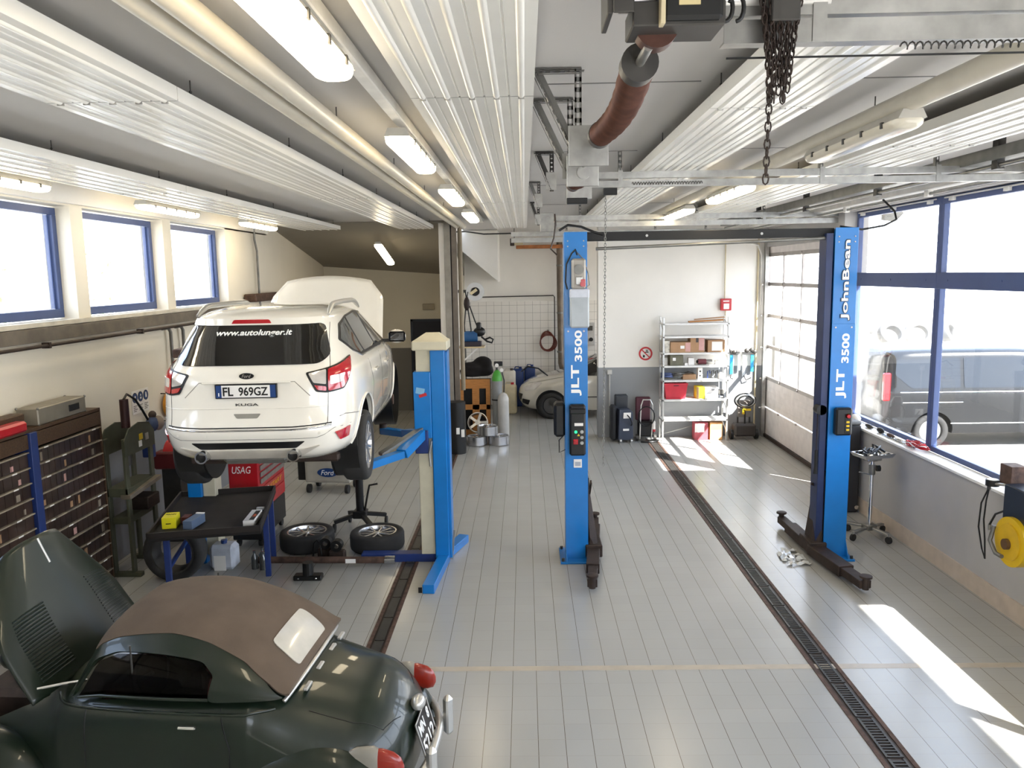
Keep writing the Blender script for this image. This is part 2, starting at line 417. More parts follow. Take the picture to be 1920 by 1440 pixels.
# left wall with its high windows
Y1 = [(2.25, 4.25), (4.5, 6.5), (6.78, 8.8), (9.05, 11.05), (11.3, 13.35)]
m = MB(); m.box(-5.3, -5.0, -2.2, 20.7, 0, 2.98).box(-5.3, -5.0, -2.2, 15.5, 4.22, 4.5).box(-5.3, -5.0, 13.35, 20.7, 2.98, 4.5).box(-5.3, -5.0, -2.2, 2.25, 2.98, 4.22)
for a, b in zip(Y1, Y1[1:]): m.box(-5.3, -5.0, a[1], b[0], 2.98, 4.22)
struct('wall_left', m, LWALL)
struct('trim_left_beam', MB().box(-5.0, -4.93, -2, 15.4, 4.24, 4.45), WALLW)
m = MB(); m.box(-5.2, -4.95, -2, 13.4, 2.94, 2.985)
struct('trim_left_sill', m, mat('stone_sill', 'cfc8b8', .6, var=.1))
struct('trim_left_band', MB().box(-5.0, -4.93, -2, 13.3, 2.79, 2.93, .004), mat('band_grey_brown', '6f675c', .6, .1, var=.15))  # grey-brown band standing out below the sill
def window(name, fr, glassbox, label=None):
    o = struct(name, fr, BLUEF, label)
    g = glassbox.build('pane', WGLASS, o); return o
for i, (a, b) in enumerate(Y1):
    f = MB(); x0, x1 = -5.22, -5.16; t = .075
    f.box(x0, x1, a, b, 3.0, 3.0+t+.02, .004).box(x0, x1, a, b, 4.2-t, 4.2, .004).box(x0, x1, a, a+t, 3.0+t+.02, 4.2-t, .004).box(x0, x1, b-t, b, 3.0+t+.02, 4.2-t, .004)
    f.box(x0-.02, x0+.02, b-t-.03, b-t-.012, 3.1, 4.12)
    window('window_%d' % (i+1), f, MB().box(-5.195, -5.185, a+t-.02, b-t+.02, 3.05, 4.15))
# outer reveal slabs beside each left window
for i, (a, b) in enumerate(Y1): struct('trim_reveal_%d' % (i+1), MB().box(-5.75, -5.3, b-.02, b+.1, 2.7, 4.6), STONE)

# right wall: low wall, sill, window wall, sectional doors
SOLIDR = split_z('dado_wall_right', '8d8e90', 'eeebe4', 1.6)
m = MB(); m.box(4.7, 5.05, -2.2, 12.0, 0, 1.17).box(4.7, 5.05, 11.84, 12.12, 1.17, ZC).box(4.72, 5.05, -2.2, 16.4, 4.22, ZC).box(4.7, 5.05, 7.1, 7.55, 1.17, 1.2)
m.box(4.85, 5.05, 12.0, 16.4, 3.86, 4.22)
struct('wall_right', m, mat('right_wall_paint', 'b1aeab', .8, var=.04, scale=1.5, bump=.1))
struct('baseboard_right', MB().box(4.685, 4.7, -2.2, 11.9, 0, .2), mat('tile_skirting', 'c5b5a3', .4, var=.06))
struct('trim_right_sill', MB().box(4.66, 4.88, -2.2, 11.85, 1.17, 1.2, .004), mat('white_stone_sill', 'f1efe9', .4, var=.05))
FY = [(-1.8, 1.2), (1.3, 4.15), (4.15, 6.9), (6.9, 9.48), (9.48, 11.84)]
for i, (a, b) in enumerate(FY):
    f = MB(); x0, x1 = 4.88, 4.95; t = .065
    f.box(x0, x1, a, b, 1.2, 1.2+t, .004).box(x0, x1, a, b, 4.13, 4.22, .004).box(x0, x1, a, a+t, 1.2+t, 4.13, .004).box(x0, x1, b-t, b, 1.2+t, 4.13, .004)
    f.box(x0-.015, x1, a, b, 3.15, 3.34, .004)
    for k in range(3): f.cyl((x0-.02, a+.25+k*(b-a-.5)/2, 3.25), (x0-.01, a+.25+k*(b-a-.5)/2, 3.25), .012, n=8)
    o = struct('window_%d' % (i+6), f, BLUEF)
    MB().box(4.91, 4.918, a+t-.02, b-t+.02, 1.24, 3.17).build('pane', WGLASS, o)
    MB().box(4.91, 4.918, a+t-.02, b-t+.02, 3.32, 4.15).build('upper_pane', WGLASS, o)
    r = MB()
    for k in (0.1, .5, .9): r.box(4.84, 4.88, a+k*(b-a)-.04, a+k*(b-a)+.04, 4.15, 4.19)
    r.box(4.85, 4.87, a+.1, b-.1, 4.185, 4.2); r.build('blind_rail', WHITE, o)
# sectional garage door, three glazed rows over solid panels
d = bpy.data.objects.new('door_1', None); COL.objects.link(d); d['kind'] = 'structure'; d.location = (4.95, 12.15, 0)
m = MB(); rows = [0, .6, 1.22]
for z0, z1 in zip(rows, rows[1:]): m.box(-.02, .03, 0, 4.05, z0+.02, z1-.004, .006)
m.box(-.025, .035, 0, 4.05, 3.72, 3.86, .004)
for z0 in (.72, .84, .95, 1.05): m.box(-.024, -.02, 1.2, 3.8, z0, z0+.006)
m.build('door_panel', mat('door_panel_white', 'e6dfdb', .5, var=.05), d)
m = MB()
for z in (1.22, 1.86, 2.49, 3.12, 3.7): m.box(-.03, .03, 0, 4.05, z-.035, z+.035, .004)
for y in (0.02, 1.06, 2.08, 3.1, 4.03): m.box(-.022, .022, y-.02, y+.02, 1.22, 3.7, .003)
for z in (.6, 1.22, 1.86, 2.49, 3.12, 3.7):
    for y in (1.06, 2.08, 3.1): m.cyl((-.05, y, z), (-.02, y, z), .022, n=8)
m.build('glazing_bars', mat('door_bar_grey', 'aaa39e', .4, .4), d)
MB().box(-.004, .004, 0, 4.05, 1.22, 3.7).build('pane', WGLASS, d)
struct('trim_door_seal', MB().box(4.88, 4.93, 12.15, 16.2, 0, .07, .005), RUSTD)
# back walls
struct('wall_back_right', MB().box(1.5, 5.05, 16.2, 16.5, 0, ZC), BWALL)
struct('wall_niche_right', MB().box(4.95, 5.1, 16.5, 20.7, 0, .6).box(4.95, 5.1, 16.5, 20.7, 3.8, ZC).box(4.95, 5.1, 16.5, 16.8, .6, 3.8).box(4.95, 5.1, 20.0, 20.7, .6, 3.8), WALLW)
m = MB()
for y in (16.8, 17.85, 18.9, 19.95): m.box(4.98, 5.03, y, y+.05, .6, 3.8)
for z in (.6, 1.4, 2.2, 3.0, 3.75): m.box(4.98, 5.03, 16.8, 20.0, z, z+.05)
struct('window_11', m, GALV)  # added opening that lets daylight in to brighten the niche
struct('wall_back_tiled', MB().box(-1.6, 5.1, 20.5, 20.7, 2.7, ZC), WALLW)
struct('wall_back_tiles', MB().box(-1.6, 5.1, 20.49, 20.7, 0, 2.7), WTILE)
struct('wall_back_left', MB().box(-5.3, -1.5, 19.8, 20.0, 0, 4.4), split_z('dado_wall_back_left', '6f6c66', 'cfc8b6', 1.6))
m = MB(); m.loops([[(-1.46, 15.6, 0), (-1.46, 15.6, ZC), (-1.56, 20.6, ZC), (-1.56, 20.6, 0)], [(-1.66, 15.6, 0), (-1.66, 15.6, ZC), (-1.76, 20.6, ZC), (-1.76, 20.6, 0)]])
struct('wall_divider', m, split_z('dado_wall_divider', 'd9d3c8', 'efe9df', 2.2))
m = MB().box(-5.3, .4, -2.4, -2.2, 0, ZC+.2).box(4.4, 5.1, -2.4, -2.2, 0, ZC+.2).box(.4, 4.4, -2.4, -2.2, 0, 1.5).box(.4, 4.4, -2.4, -2.2, 3.7, ZC+.2); struct('wall_front', m, WALLW)
m = MB()
for x in (.4, 1.35, 2.35, 3.35, 4.34): m.box(x, x+.06, -2.33, -2.27, 1.5, 3.7)
for z in (1.5, 3.64): m.box(.4, 4.4, -2.33, -2.27, z, z+.06)
struct('window_12', m, BLUEF)  # added opening behind the camera, brings daylight onto camera-facing surfaces
m = MB().loops([[(-1.54, 19.0, 4.44), (-.62, 19.0, 4.44), (-.62, 19.0, 3.22), (-1.54, 19.0, 4.02)], [(-1.54, 20.49, 4.44), (-.62, 20.49, 4.44), (-.62, 20.49, 3.22), (-1.54, 20.49, 4.02)]])
struct('trim_stair_soffit', m, WALLW)
d = bpy.data.objects.new('door_2', None); COL.objects.link(d); d['kind'] = 'structure'; d.location = (-2.87, 19.79, 0)
m = MB(); m.box(0, .06, -.03, .01, 0, 2.32).box(.94, 1.0, -.03, .01, 0, 2.32).box(0, 1, -.03, .01, 2.26, 2.32); m.build('door_frame', NAVY, d)
MB().box(.06, .94, -.012, .005, 0, 2.26).build('door_leaf', mat('door_leaf_black', '0d1020', .5), d)
# drains
def drain(name, x, y0, y1, wd_, slot, label):
    t = thing(name, label, 'drain', (x, y0, 0))
    L = y1-y0
    MB().box(-wd_/2, -wd_/2+.035, 0, L, 0, .006).box(wd_/2-.035, wd_/2, 0, L, 0, .006).split('side_rail', RUST, t)
    MB().box(-wd_/2+.035, wd_/2-.035, 0, L, 0, .001).build('channel_bed', RUSTD, t)
    m = MB(); n = int(L/.5)
    for k in range(n):
        a = k*L/n+.01; b = (k+1)*L/n-.01
        m.box(-slot, -slot+.018, a, b, .001, .009).box(slot-.018, slot, a, b, .001, .009)
        if slot > .05:
            q = int((b-a)/.034)
            for j in range(q): m.box(-slot+.018, slot-.018, a+j*(b-a)/q, a+j*(b-a)/q+.013, .002, .008)
        else: m.box(-slot, slot, a, b, .002, .007)
    m.build('grate', STEELD, t); return t
drain('floor_drain', 2.55, -1, 15.9, .24, .062, 'long slotted rusty floor drain in the pale tiles of the right bay')
drain('floor_drain', -1.41, -1, 15.5, .2, .045, 'dark brown covered floor drain running under the cream and blue lift column')
# narrow tan band across the floor
t = tag(MB().box(-1.3, 4.68, 6.42, 6.5, 0, .0015).build('floor_strip', mat('tan_floor_strip', 'b3a898', .3)), 'narrow tan band crossing the floor in front of the lifts', 'floor strip')

# ---------------------------------------------------------------- radiant ceiling panels
def radiant(x0, x1, y0, y1, seams, label):
    t = thing('radiant_panel', label, 'ceiling heater', (x0, y0, 4.3), 0, 'ribbed radiant heating panels under the ceiling')
    W_ = x1-x0; prof = []; n = 5
    prof.append((0, .07)); prof.append((0, 0)); 
    for k in range(n):
        c = W_*(k+.5)/n
        prof += [(c-.016, 0), (c-.011, -.006), (c-.004, -.01), (c+.004, -.01), (c+.011, -.006), (c+.016, 0)]
        if k < n-1:
            e = W_*(k+1)/n; prof += [(e-.006, 0), (e-.003, .006), (e+.003, .006), (e+.006, 0)]
    prof += [(W_, 0), (W_, .07), (W_-.004, .07), (W_-.004, .012), (.004, .012), (.004, .07)]
    sec = [0]+[s-y0 for s in seams]+[y1-y0]
    for a, b in zip(sec, sec[1:]):
        m = MB(); m.loops([[(p[0], a+.004, p[1]) for p in prof], [(p[0], b-.004, p[1]) for p in prof]]); m.build('panel_section', PANEL, t, smooth=40)
    m = MB()
    for s in sec[1:-1]:
        for k in range(n):
            c = W_*(k+.5)/n; m.box(c-.016, c+.016, s-.006, s+.006, -.013, .0)
        m.box(0, W_, s-.003, s+.003, -.001, .01)
    m.split('joint', GALV, t)
    m = MB(); L = y1-y0; q = max(2, int(L/1.6))
    for k in range(q):
        y = .5+k*(L-1)/(q-1)
        for x in (.02, W_-.02): m.cyl((x, y, .01), (x, y, .15), .0035, n=6); m.sph((x, y, .09), .009, n=6)
    m.split('hanger', STEELD, t)
    return t
radiant(-4.28, -3.52, -1.5, 15.4, (3.0, 8.4, 11.9), 'ribbed white ceiling heating panel nearest the high windows')
radiant(-2.42, -1.75, -1.5, 15.6, (4.15, 9.3), 'ribbed white ceiling heating panel over the lifted white car')
radiant(-.57, .06, -1.5, 15.8, (4.2, 10.2), 'wide ribbed white ceiling heating panel in the middle of the ceiling')
radiant(1.05, 1.63, -1.5, 15.8, (4.6, 9.8), 'glaring ribbed white ceiling heating panel right of the hanging chains')
radiant(2.7, 3.4, -1.5, 15.8, (6.1, 11.0), 'ribbed white ceiling heating panel nearest the big blue windows')

# pipes along the ceiling
for x, r, lab in ((-1.29, .045, 'left of the two long cream ceiling pipes'), (-1.16, .05, 'right of the two long cream ceiling pipes'), (2.18, .06, 'long pale ceiling pipe above the right-hand lamps')):
    t = thing('ceiling_pipe', lab, 'pipe', (x, -1.5, 4.33))
    MB().cyl((0, 0, 0), (0, 17.0 if x < 0 else 16.5, 0), r, n=20).build('pipe', mat('pipe_cream', 'cdc6b6', .35, var=.03), t, smooth=60)
    m = MB()
    for y in (4.4, 6.6, 8.8, 11, 13.2): m.cyl((0, y, r), (0, y, .12), .004, n=6)
    m.split('hanger', STEELD, t)
t = thing('lamp_trunking', 'white lamp rail joining the middle row of ceiling lamps', 'lamp rail', (-.78, -1, 4.36))
MB().box(-.035, .035, 0, 16, 0, .07, .006).build('rail', WHITE, t)

# ---------------------------------------------------------------- fluorescent lamps
def lamp_proto():
    t = thing('ceiling_lamp', 'x', 'ceiling lamp', (0, 0, 0), 0, None)
    m = MB(); m.loops([[(-.055, y, .0), (-.08, y, -.05), (.08, y, -.05), (.055, y, .0)] for y in (0, 1.52)]); m.build('housing', mat('lamp_housing_grey', 'b8b4aa', .5), t)
    def diff(zs): 
        m = MB(); rings = []
        for y, k in ((0.0, .55), (.03, .9), (.08, 1), (1.44, 1), (1.49, .9), (1.52, .55)):
            rings.append([(.085*k*math.copysign(abs(math.cos(a))**.6, math.cos(a)), y, -.05-.055*k*abs(math.sin(a))**.7) for a in (PI*j/12 for j in range(13))])
        m.loops(rings, cap=True); return m
    diff(0).build('diffuser', TUBE, t, smooth=50)
    m = MB()
    for y in (.2, .48, .76, 1.04, 1.32):
        for s in (-1, 1): m.box(s*.083-.008, s*.083+.008, y-.012, y+.012, -.075, -.04)
    m.split('clip', STEELD, t)
    return t
LP = lamp_proto()
lamps = [(-.78, 1.95, 4.31, 'dazzling ceiling lamp nearest the camera in the middle row'), (-.78, 5.05, 4.31, 'second ceiling lamp of the middle row, over the lifted white car'),
         (-.78, 8.15, 4.31, 'third ceiling lamp of the middle row'), (-.78, 11.2, 4.31, 'farthest ceiling lamp of the middle row'),
         (-4.4, 5.85, 4.31, 'left window-side ceiling lamp cut by the picture edge'), (-4.4, 9.2, 4.31, 'window-side ceiling lamp above the middle high window'),
         (-4.35, 12.4, 4.31, 'window-side ceiling lamp past the last high window'), (2.18, 7.85, 4.26, 'lit ceiling lamp behind the hanging chain on the right'), (2.18, 10.6, 4.26, 'farthest small lit lamp of the right-hand row')]
for i, (x, y, z, lab) in enumerate(lamps):
    o = LP if i == 0 else dup(LP)
    o.location = (x, y, z); o['label'] = lab; o['group'] = 'fluorescent ceiling lamps'
o = dup(LP); o.location = (2.18, 4.6, 4.28); o['label'] = 'unlit ceiling lamp with a clear cover nearest the big windows'
for c in children(o):
    if c.name.startswith('diffuser'):
        c.data = c.data.copy(); c.data.materials.clear(); c.data.materials.append(LENSOFF)
o = dup(LP); o.location = (-3.0, 16.4, 4.1); o.rotation_euler = (-.245, -.05, 0); o['label'] = 'lit lamp on the dark sloping ceiling'
# ================================================================ LIFTS
def holes(m, x0, x1, y, z0, z1): pass
def jlt_column(label, side):
    # column of the overhead-beam lift; local x = 0 centre, front faces -y; side = +1 carriage looks to +x
    t = thing('lift_column', label, 'car lift column', (0, 0, 0), 0)
    s = side
    m = MB(); m.box(-.13, .13, -.14, -.125, 0, 3.86, .003); m.box(-.13*s, -.115*s, -.125, .15, 0, 3.86, .003).box(-.13, .13, .14, .155, 0, 3.86, .003)
    m.build('column', BLUE, t)
    m = MB(); m.box(-.132, .132, -.146, -.14, 0.02, 2.78, .002); m.build('front_cover', BLUE, t)
    m = MB()
    for x in (-.09, .09):
        for z in (3.7, 3.76): m.cyl((x, -.14, z), (x, -.15, z), .008, n=8)
        m.cyl((x, -.14, 2.74), (x, -.153, 2.74), .01, n=8)
    m.split('bolt', GALV, t)
    m = MB(); m.box(-.2, .2, -.27, .25, 0, .025, .004); m.build('base_plate', BLUE, t)
    m = MB()
    for x in (-.13, .125): m.loops([[(x, -.14, .025), (x, -.25, .025), (x, -.14, .22)], [(x+.008, -.14, .025), (x+.008, -.25, .025), (x+.008, -.14, .22)]])
    m.split('gusset', BLUE, t)
    m = MB()
    for x in (-.17, .17):
        for y in (-.23, .2): m.cyl((x, y, .025), (x, y, .06), .018, n=8)
    m.split('anchor_bolt', STEELD, t)
    m = MB(); m.box(.02*s, .15*s, -.1, .11, .06, 1.0, .006); m.build('carriage', RUSTD, t)
    # carriage foot and two folded-down arms
    m = MB(); m.loops([[(.15*s, -.14, .3), (.15*s, -.14, .05), (.27*s, -.14, .05)], [(.15*s, .15, .95), (.15*s, .15, .05), (.27*s, .15, .05)]]); m.box(.1*s, .3*s, -.18, .2, .05, .2, .01)
    m.build('carriage_foot', RUSTD, t)
    return t
def arm(t, name, p, q, m_, wd_=.15, h=.12, z=.1, pad=True, ext=.35):
    p = Vector((p[0], p[1], z)); q = Vector((q[0], q[1], z)); d = (q-p).normalized(); mid = p+(q-p)*(1-ext)
    a = MB(); a.beam(p, mid, wd_, h, .006).build(name, m_, t)
    a = MB(); a.beam(mid-d*.1, q, wd_*.72, h*.72, .005).build('arm_extension', m_, t)
    a = MB(); a.cyl(p+Vector((0, 0, -h*.62)), p+Vector((0, 0, h*.7)), .05, n=14).build('pivot_pin', STEEL, t, smooth=40)
    if pad: a = MB(); a.cyl(q+Vector((0, 0, -.05)), q+Vector((0, 0, .08)), .035, n=14).lathe([(.065, .08), (.065, .1), (.05, .105)], q, n=18).build('lifting_pad', RUSTD, t, smooth=40)
CL = jlt_column('blue lift column with grey motor, oil tank and black switch box, in mid-room', 1); CL.location = (.585, 9.2, 0)
CR = jlt_column('blue lift column standing in front of the big blue-framed windows', -1); CR.location = (3.63, 9.2, 0)
arm(CL, 'lift_arm', (.22, .12), (.1, -1.1), RUSTD); arm(CL, 'lift_arm', (.22, .15), (.32, 1.1), RUSTD)
arm(CR, 'lift_arm', (-.22, -.1), (-.08, -1.2), RUSTD, wd_=.18); arm(CR, 'lift_arm', (-.22, .1), (-.24, 1.05), RUSTD)
MB().beam((.17, -.1, .95), (.17, .12, .75), .02, .05).build('lock_lever', RUSTD, CL)
MB().obox((-.19, 0, .85), (.12, .03, .03), (0, .4, 0)).build('lock_lever', RUSTD, CR)
# power unit on the middle column
def P9(py): return 3.4-(py-509)*9.0/1490
t = CL; y0 = -.146
m = MB(); m.box(-.055, .1, y0-.2, y0-.003, 3.22, 3.56, .02); m.build('motor', mat('motor_grey', 'a09b93', .45, .3, var=.1), t)
m = MB(); m.cyl((.02, y0-.23, 3.44), (.02, y0-.2, 3.44), .055, n=20); m.build('motor_cap', STEEL, t, smooth=40)
MB().box(-.01, .06, y0-.23, y0-.2, 3.27, 3.36, .006).build('valve_block', GALV, t)
MB().cyl((.06, y0-.22, 3.28), (.06, y0-.26, 3.28), .03, n=12).box(.04, .09, y0-.235, y0-.2, 3.25, 3.33, .004).build('red_valve', RED, t)
MB().box(-.075, .135, y0-.2, y0-.003, 2.79, 3.22, .015).build('oil_tank', TANK, t)
MB().box(-.078, .138, y0-.203, y0, 3.12, 3.225, .012).build('tank_lid', JUG, t)
m = MB(); m.tube([(0, y0-.22, 3.6), (-.01, y0-.1, 3.66), (-.05, y0-.05, 3.62), (-.11, y0-.06, 3.5), (-.12, y0-.05, 3.3), (-.1, y0-.05, 3.22)], .009); m.build('hydraulic_hose', BLACK, t, smooth=60)
MB().tube([(0, y0-.08, 3.64), (.08, y0-.1, 3.55), (.13, y0-.1, 3.4), (.15, y0-.1, 3.26), (.1, y0-.16, 3.24)], .006).build('cable', STEEL, t, smooth=60)
o = MB().box(-.085, .1, y0-.1, y0-.002, 1.3, 1.9, .02).build('switch_box', BLACK, t)
yb = y0-.1
MB().box(-.085, .1, yb-.04, yb+.01, 1.8, 1.86, .01).build('hood', BLACK, o)
MB().box(-.03, .07, yb-.006, yb-.002, 1.655, 1.69).build('info_strip', PAPER, o)
MB().cyl((-.015, yb-.014, 1.585), (-.015, yb, 1.585), .016, n=16).build('pilot_lamp', GLOWG, o)
MB().box(-.045, .01, yb-.016, yb, 1.44, 1.5, .004).cyl((-.017, yb-.04, 1.47), (-.017, yb, 1.47), .018, n=12).build('main_switch', RED, o)
m = MB()
for z in (1.585, 1.52, 1.455): m.cyl((.055, yb-.012, z), (.055, yb, z), .02, n=14)
m.split('push_button', GALV, o, smooth=40)
MB().loops([[(0.0, yb-.004, 1.535), (.034, yb-.004, 1.535), (.017, yb-.004, 1.565)], [(0.0, yb, 1.535), (.034, yb, 1.535), (.017, yb, 1.565)]]).build('warning_triangle', YELLOW, o)
MB().box(-.035, .06, y0-.012, y0-.002, 1.14, 1.24, .002).build('sticker', PAPER, t)
MB().box(-.02, .045, y0-.0135, y0-.011, 1.16, 1.21).build('sticker_print', mat('sticker_grey', 'a9adb8', .6), t)
MB().tube([(-.13, -.05, 1.52), (-.2, -.05, 1.45), (-.2, -.05, 1.3), (-.12, -.1, 1.35), (-.1, -.14, 1.4)], .006).build('lead', BLACK, t)
MB().box(-.26, -.125, -.13, .1, 1.5, 1.9, .03).build('side_guard', BLACK, t)
ML = lambda x, y, z: frame_m((x, y, z), (0, 0, 1), (-1, 0, 0))
text('lettering', 'JLT', .36, .12, ML(.0, y0-.002, 2.17), LETTER, t, bold=.03)
text('lettering', '3500', .36, .085, ML(.025, y0-.002, 2.57), LETTER, t, bold=.03)
# control side of the right column
t = CR
text('lettering', 'JLT', .34, .12, ML(.0, y0-.002, 2.09), LETTER, t, bold=.03)
text('lettering', '3500', .34, .085, ML(.03, y0-.002, 2.5), LETTER, t, bold=.03)
text('lettering', 'JohnBean', .92, .115, ML(.01, y0-.0022, 3.27), mat('letter_outline_grey', '2a3a50', .5), t, bold=.045)
text('lettering', 'JohnBean', .9, .095, ML(.01, y0-.004, 3.27), LETTER, t, bold=.02)
o = MB().box(-.08, .11, y0-.1, y0-.002, 1.5, 1.82, .02).build('switch_box', BLACK, t)
MB().box(.02, .085, yb-.004, yb+.002, 1.53, 1.76, .002).build('button_plate', TARB, o)
MB().cyl((.052, yb-.004, 1.73), (.052, yb, 1.73), .03, n=18).build('switch_collar', YELLOW, o)
MB().cyl((.052, yb-.03, 1.73), (.052, yb, 1.73), .02, n=14).build('emergency_button', RED, o)
m = MB()
for z in (1.66, 1.615, 1.57): m.box(.035, .07, yb-.01, yb, z-.012, z+.012, .002)
m.split('push_button', YELLOW, o)
MB().cyl((-.2, -.12, 1.78), (-.2, .0, 1.78), .06, n=16).build('lamp_reel', BLACK, t, smooth=40)
MB().cyl((-.24, -.1, 1.3), (-.24, -.1, 1.78), .005, n=6).build('reel_lead', RUSTD, t)
MB().cyl((-.24, -.1, 1.1), (-.24, -.1, 1.3), .018, n=8).cyl((-.24, -.1, 1.02), (-.24, -.1, 1.1), .026, .018, n=8).build('inspection_lamp', BLACK, t)
MB().box(-.22, -.14, -.12, .1, .1, 3.8, .005).build('inner_rail', mat('lift_inner_navy', '1f2e57', .4), t)
# crossbeam
t = thing('lift_crossbeam', 'black overhead beam joining the tops of the two tall blue lift columns', 'lift beam', (.7, 9.2, 3.77))
MB().box(0, 2.82, -.05, .05, -.01, .09, .004).build('beam', TARB, t)
MB().cyl((.12, -.07, -.1), (2.8, -.07, -.02), .018, n=10).build('switch_bar', STEEL, t, smooth=50)
m = MB()
for x in (.7, 2.0): m.cyl((x, -.06, .04), (x, -.05, .04), .015, n=8)
m.split('bolt', GALV, t)
MB().tube([(-.3, -.1, .11), (-.2, -.1, .17), (-.05, -.08, .15), (.1, -.06, .09), (.2, -.05, .06)], .014).build('cable_loop', BLACK, t, smooth=60)
# older cream and blue lift column beside the lifted car
t = thing('lift_column', 'shorter blue and cream lift column holding up the white car', 'car lift column', (-1.1, 9.15, 0))
MB().box(.0, .17, -.14, .14, .06, 2.55, .01).box(.17, .2, -.12, .12, .06, 2.53, .004).build('column', BLUE, t)
MB().box(-.17, .0, -.1, .12, .1, 2.55, .006).build('screw_cover', CREAM, t)
o = MB().box(-.2, .21, -.19, .18, 2.55, 2.66, .012).loops([[(-.2, -.17, 2.65), (.2, -.17, 2.65), (.2, .17, 2.65), (-.2, .17, 2.65)], [(-.06, -.06, 2.74), (.1, -.06, 2.74), (.1, .08, 2.74), (-.06, .08, 2.74)]]).build('motor_cover', CREAM, t)
MB().box(-.2, .0, -.15, .14, 1.52, 2.3, .008).build('carriage', BLUE, t)
MB().box(-.19, -.04, -.2, .1, 1.35, 1.62, .008).build('arm_bracket', BLUED, t)
MB().obox((-.12, -.155, 2.08), (.1, .004, .07), (0, .2, 0)).build('sticker', mat('sticker_pale_blue', '7fb4d8', .5), t)
MB().obox((-.09, -.158, 2.03), (.09, .004, .035), (0, -.3, 0)).build('sticker_red_band', SIGNR, t)
MB().tube([(-.02, -.2, 1.2), (-.03, -.2, 1.35), (0, -.2, 1.5)], .014).build('lock_handle', GALV, t)
m = MB(); m.beam((.1, -.05, .05), (.02, -1.05, .05), .13, .1, .005); m.build('foot_beam', BLUE, t)
m = MB(); m.beam((.1, .05, .05), (.28, .62, .05), .13, .1, .005); m.build('foot_beam', BLUE, t)
MB().box(-.0845, -.0445, -1.07, -1.06, .02, .08).build('foot_cap', BLACK, t)
m = MB(); m.beam((-.9, -.02, .05), (.1, -.02, .05), .14, .1, .005); m.build('foot_beam', BLUED, t)
MB().obox((.21, -.1, .22), (.02, .03, .36), (0, .1, 0)).build('foot_lever', GALV, t)
def arm2(p, q, z0, z1, mid):
    a = MB(); a.beam((p[0], p[1], z0), (mid[0], mid[1], mid[2]), .13, .11, .005); a.build('lift_arm', BLUE, t)
    a = MB(); a.beam((mid[0], mid[1], mid[2]), (q[0], q[1], z1), .11, .08, .004); a.build('arm_extension', BLUE, t)
    MB().cyl((q[0], q[1], z1-.04), (q[0], q[1], z1+.09), .05, n=14).build('lifting_pad', RUSTD, t, smooth=40)
arm2((-.12, -.15), (-.72, -.95), 1.58, 1.36, (-.3, -.5, 1.42))
arm2((-.12, .1), (-.75, .85), 1.52, 1.42, (-.4, .5, 1.45))
MB().loops([[(-.1, -.16, 1.62), (-.5, -.62, 1.42), (-.56, -.52, 1.42), (-.16, -.1, 1.62)], [(-.1, -.16, 1.65), (-.5, -.62, 1.45), (-.56, -.52, 1.45), (-.16, -.1, 1.65)]]).build('arm_plate', STEEL, t)
t = thing('lift_column', 'mostly hidden lift column on the far side of the lifted white car', 'car lift column', (-3.92, 9.2, 0))
MB().box(-.12, .05, -.14, .14, 0, 2.5, .01).build('column', BLUE, t)
MB().box(.05, .2, -.1, .1, .1, 2.5, .006).build('screw_cover', CREAM, t)
MB().box(-.16, .22, -.18, .18, 2.5, 2.6, .01).build('motor_cover', RUST, t)
MB().beam((0, 0, .05), (0, .5, .05), .13, .1).build('foot_beam', BLUE, t)

# ================================================================ DOOR GEAR UNDER THE CEILING
def slotted(m, p, q, wd_, n):
    # slotted angle: two rails with bridges
    p = Vector(p); q = Vector(q); d = (q-p).normalized(); s = d.cross(Vector((0, 1, 0))).normalized()
    for k in (-1, 1): m.beam(p+s*k*wd_*.36, q+s*k*wd_*.36, wd_*.28, .004)
    L = (q-p).length
    for i in range(n+1):
        c = p+d*(L*i/n); m.beam(c-d*.012, c+d*.012, wd_, .004)
    m.beam(p+s*wd_*.5+Vector((0, .02, 0)), q+s*wd_*.5+Vector((0, .02, 0)), .004, .04)
def bracket(x0, x1, y, zb, label, m_=STEEL):
    t = thing('ceiling_bracket', label, 'bracket', (x0, y, ZC))
    w_ = x1-x0; h = ZC-zb
    m = MB(); slotted(m, (0, 0, -.02), (w_, 0, -.02), .035, 5); m.build('top_angle', m_, t)
    m = MB(); slotted(m, (w_-.02, 0, -.01), (w_-.02, 0, -h), .035, 9); m.build('upright', m_, t)
    m = MB(); slotted(m, (.01, -.005, -.03), (w_-.03, -.005, -h*.98), .035, 10); m.build('brace', m_, t)
    m = MB(); m.box(w_-.07, w_+.02, -.012, -.006, -h, -h+.15); m.build('plate', GALV, t)
    return t
bracket(.06, .31, 4.25, 3.98, 'nearest slotted steel bracket hanging left of the brown springs')
bracket(.06, .31, 4.95, 3.97, 'second slotted steel bracket, just behind the nearest one')
bracket(.11, .27, 7.05, 4.12, 'dark slotted bracket above the middle door track', STEELD)
bracket(.06, .2, 9.3, 4.16, 'small slotted steel bracket above the far door track')
bracket(.1, .24, 11.9, 4.12, 'small dark bracket at the left end of the far door track', STEELD)
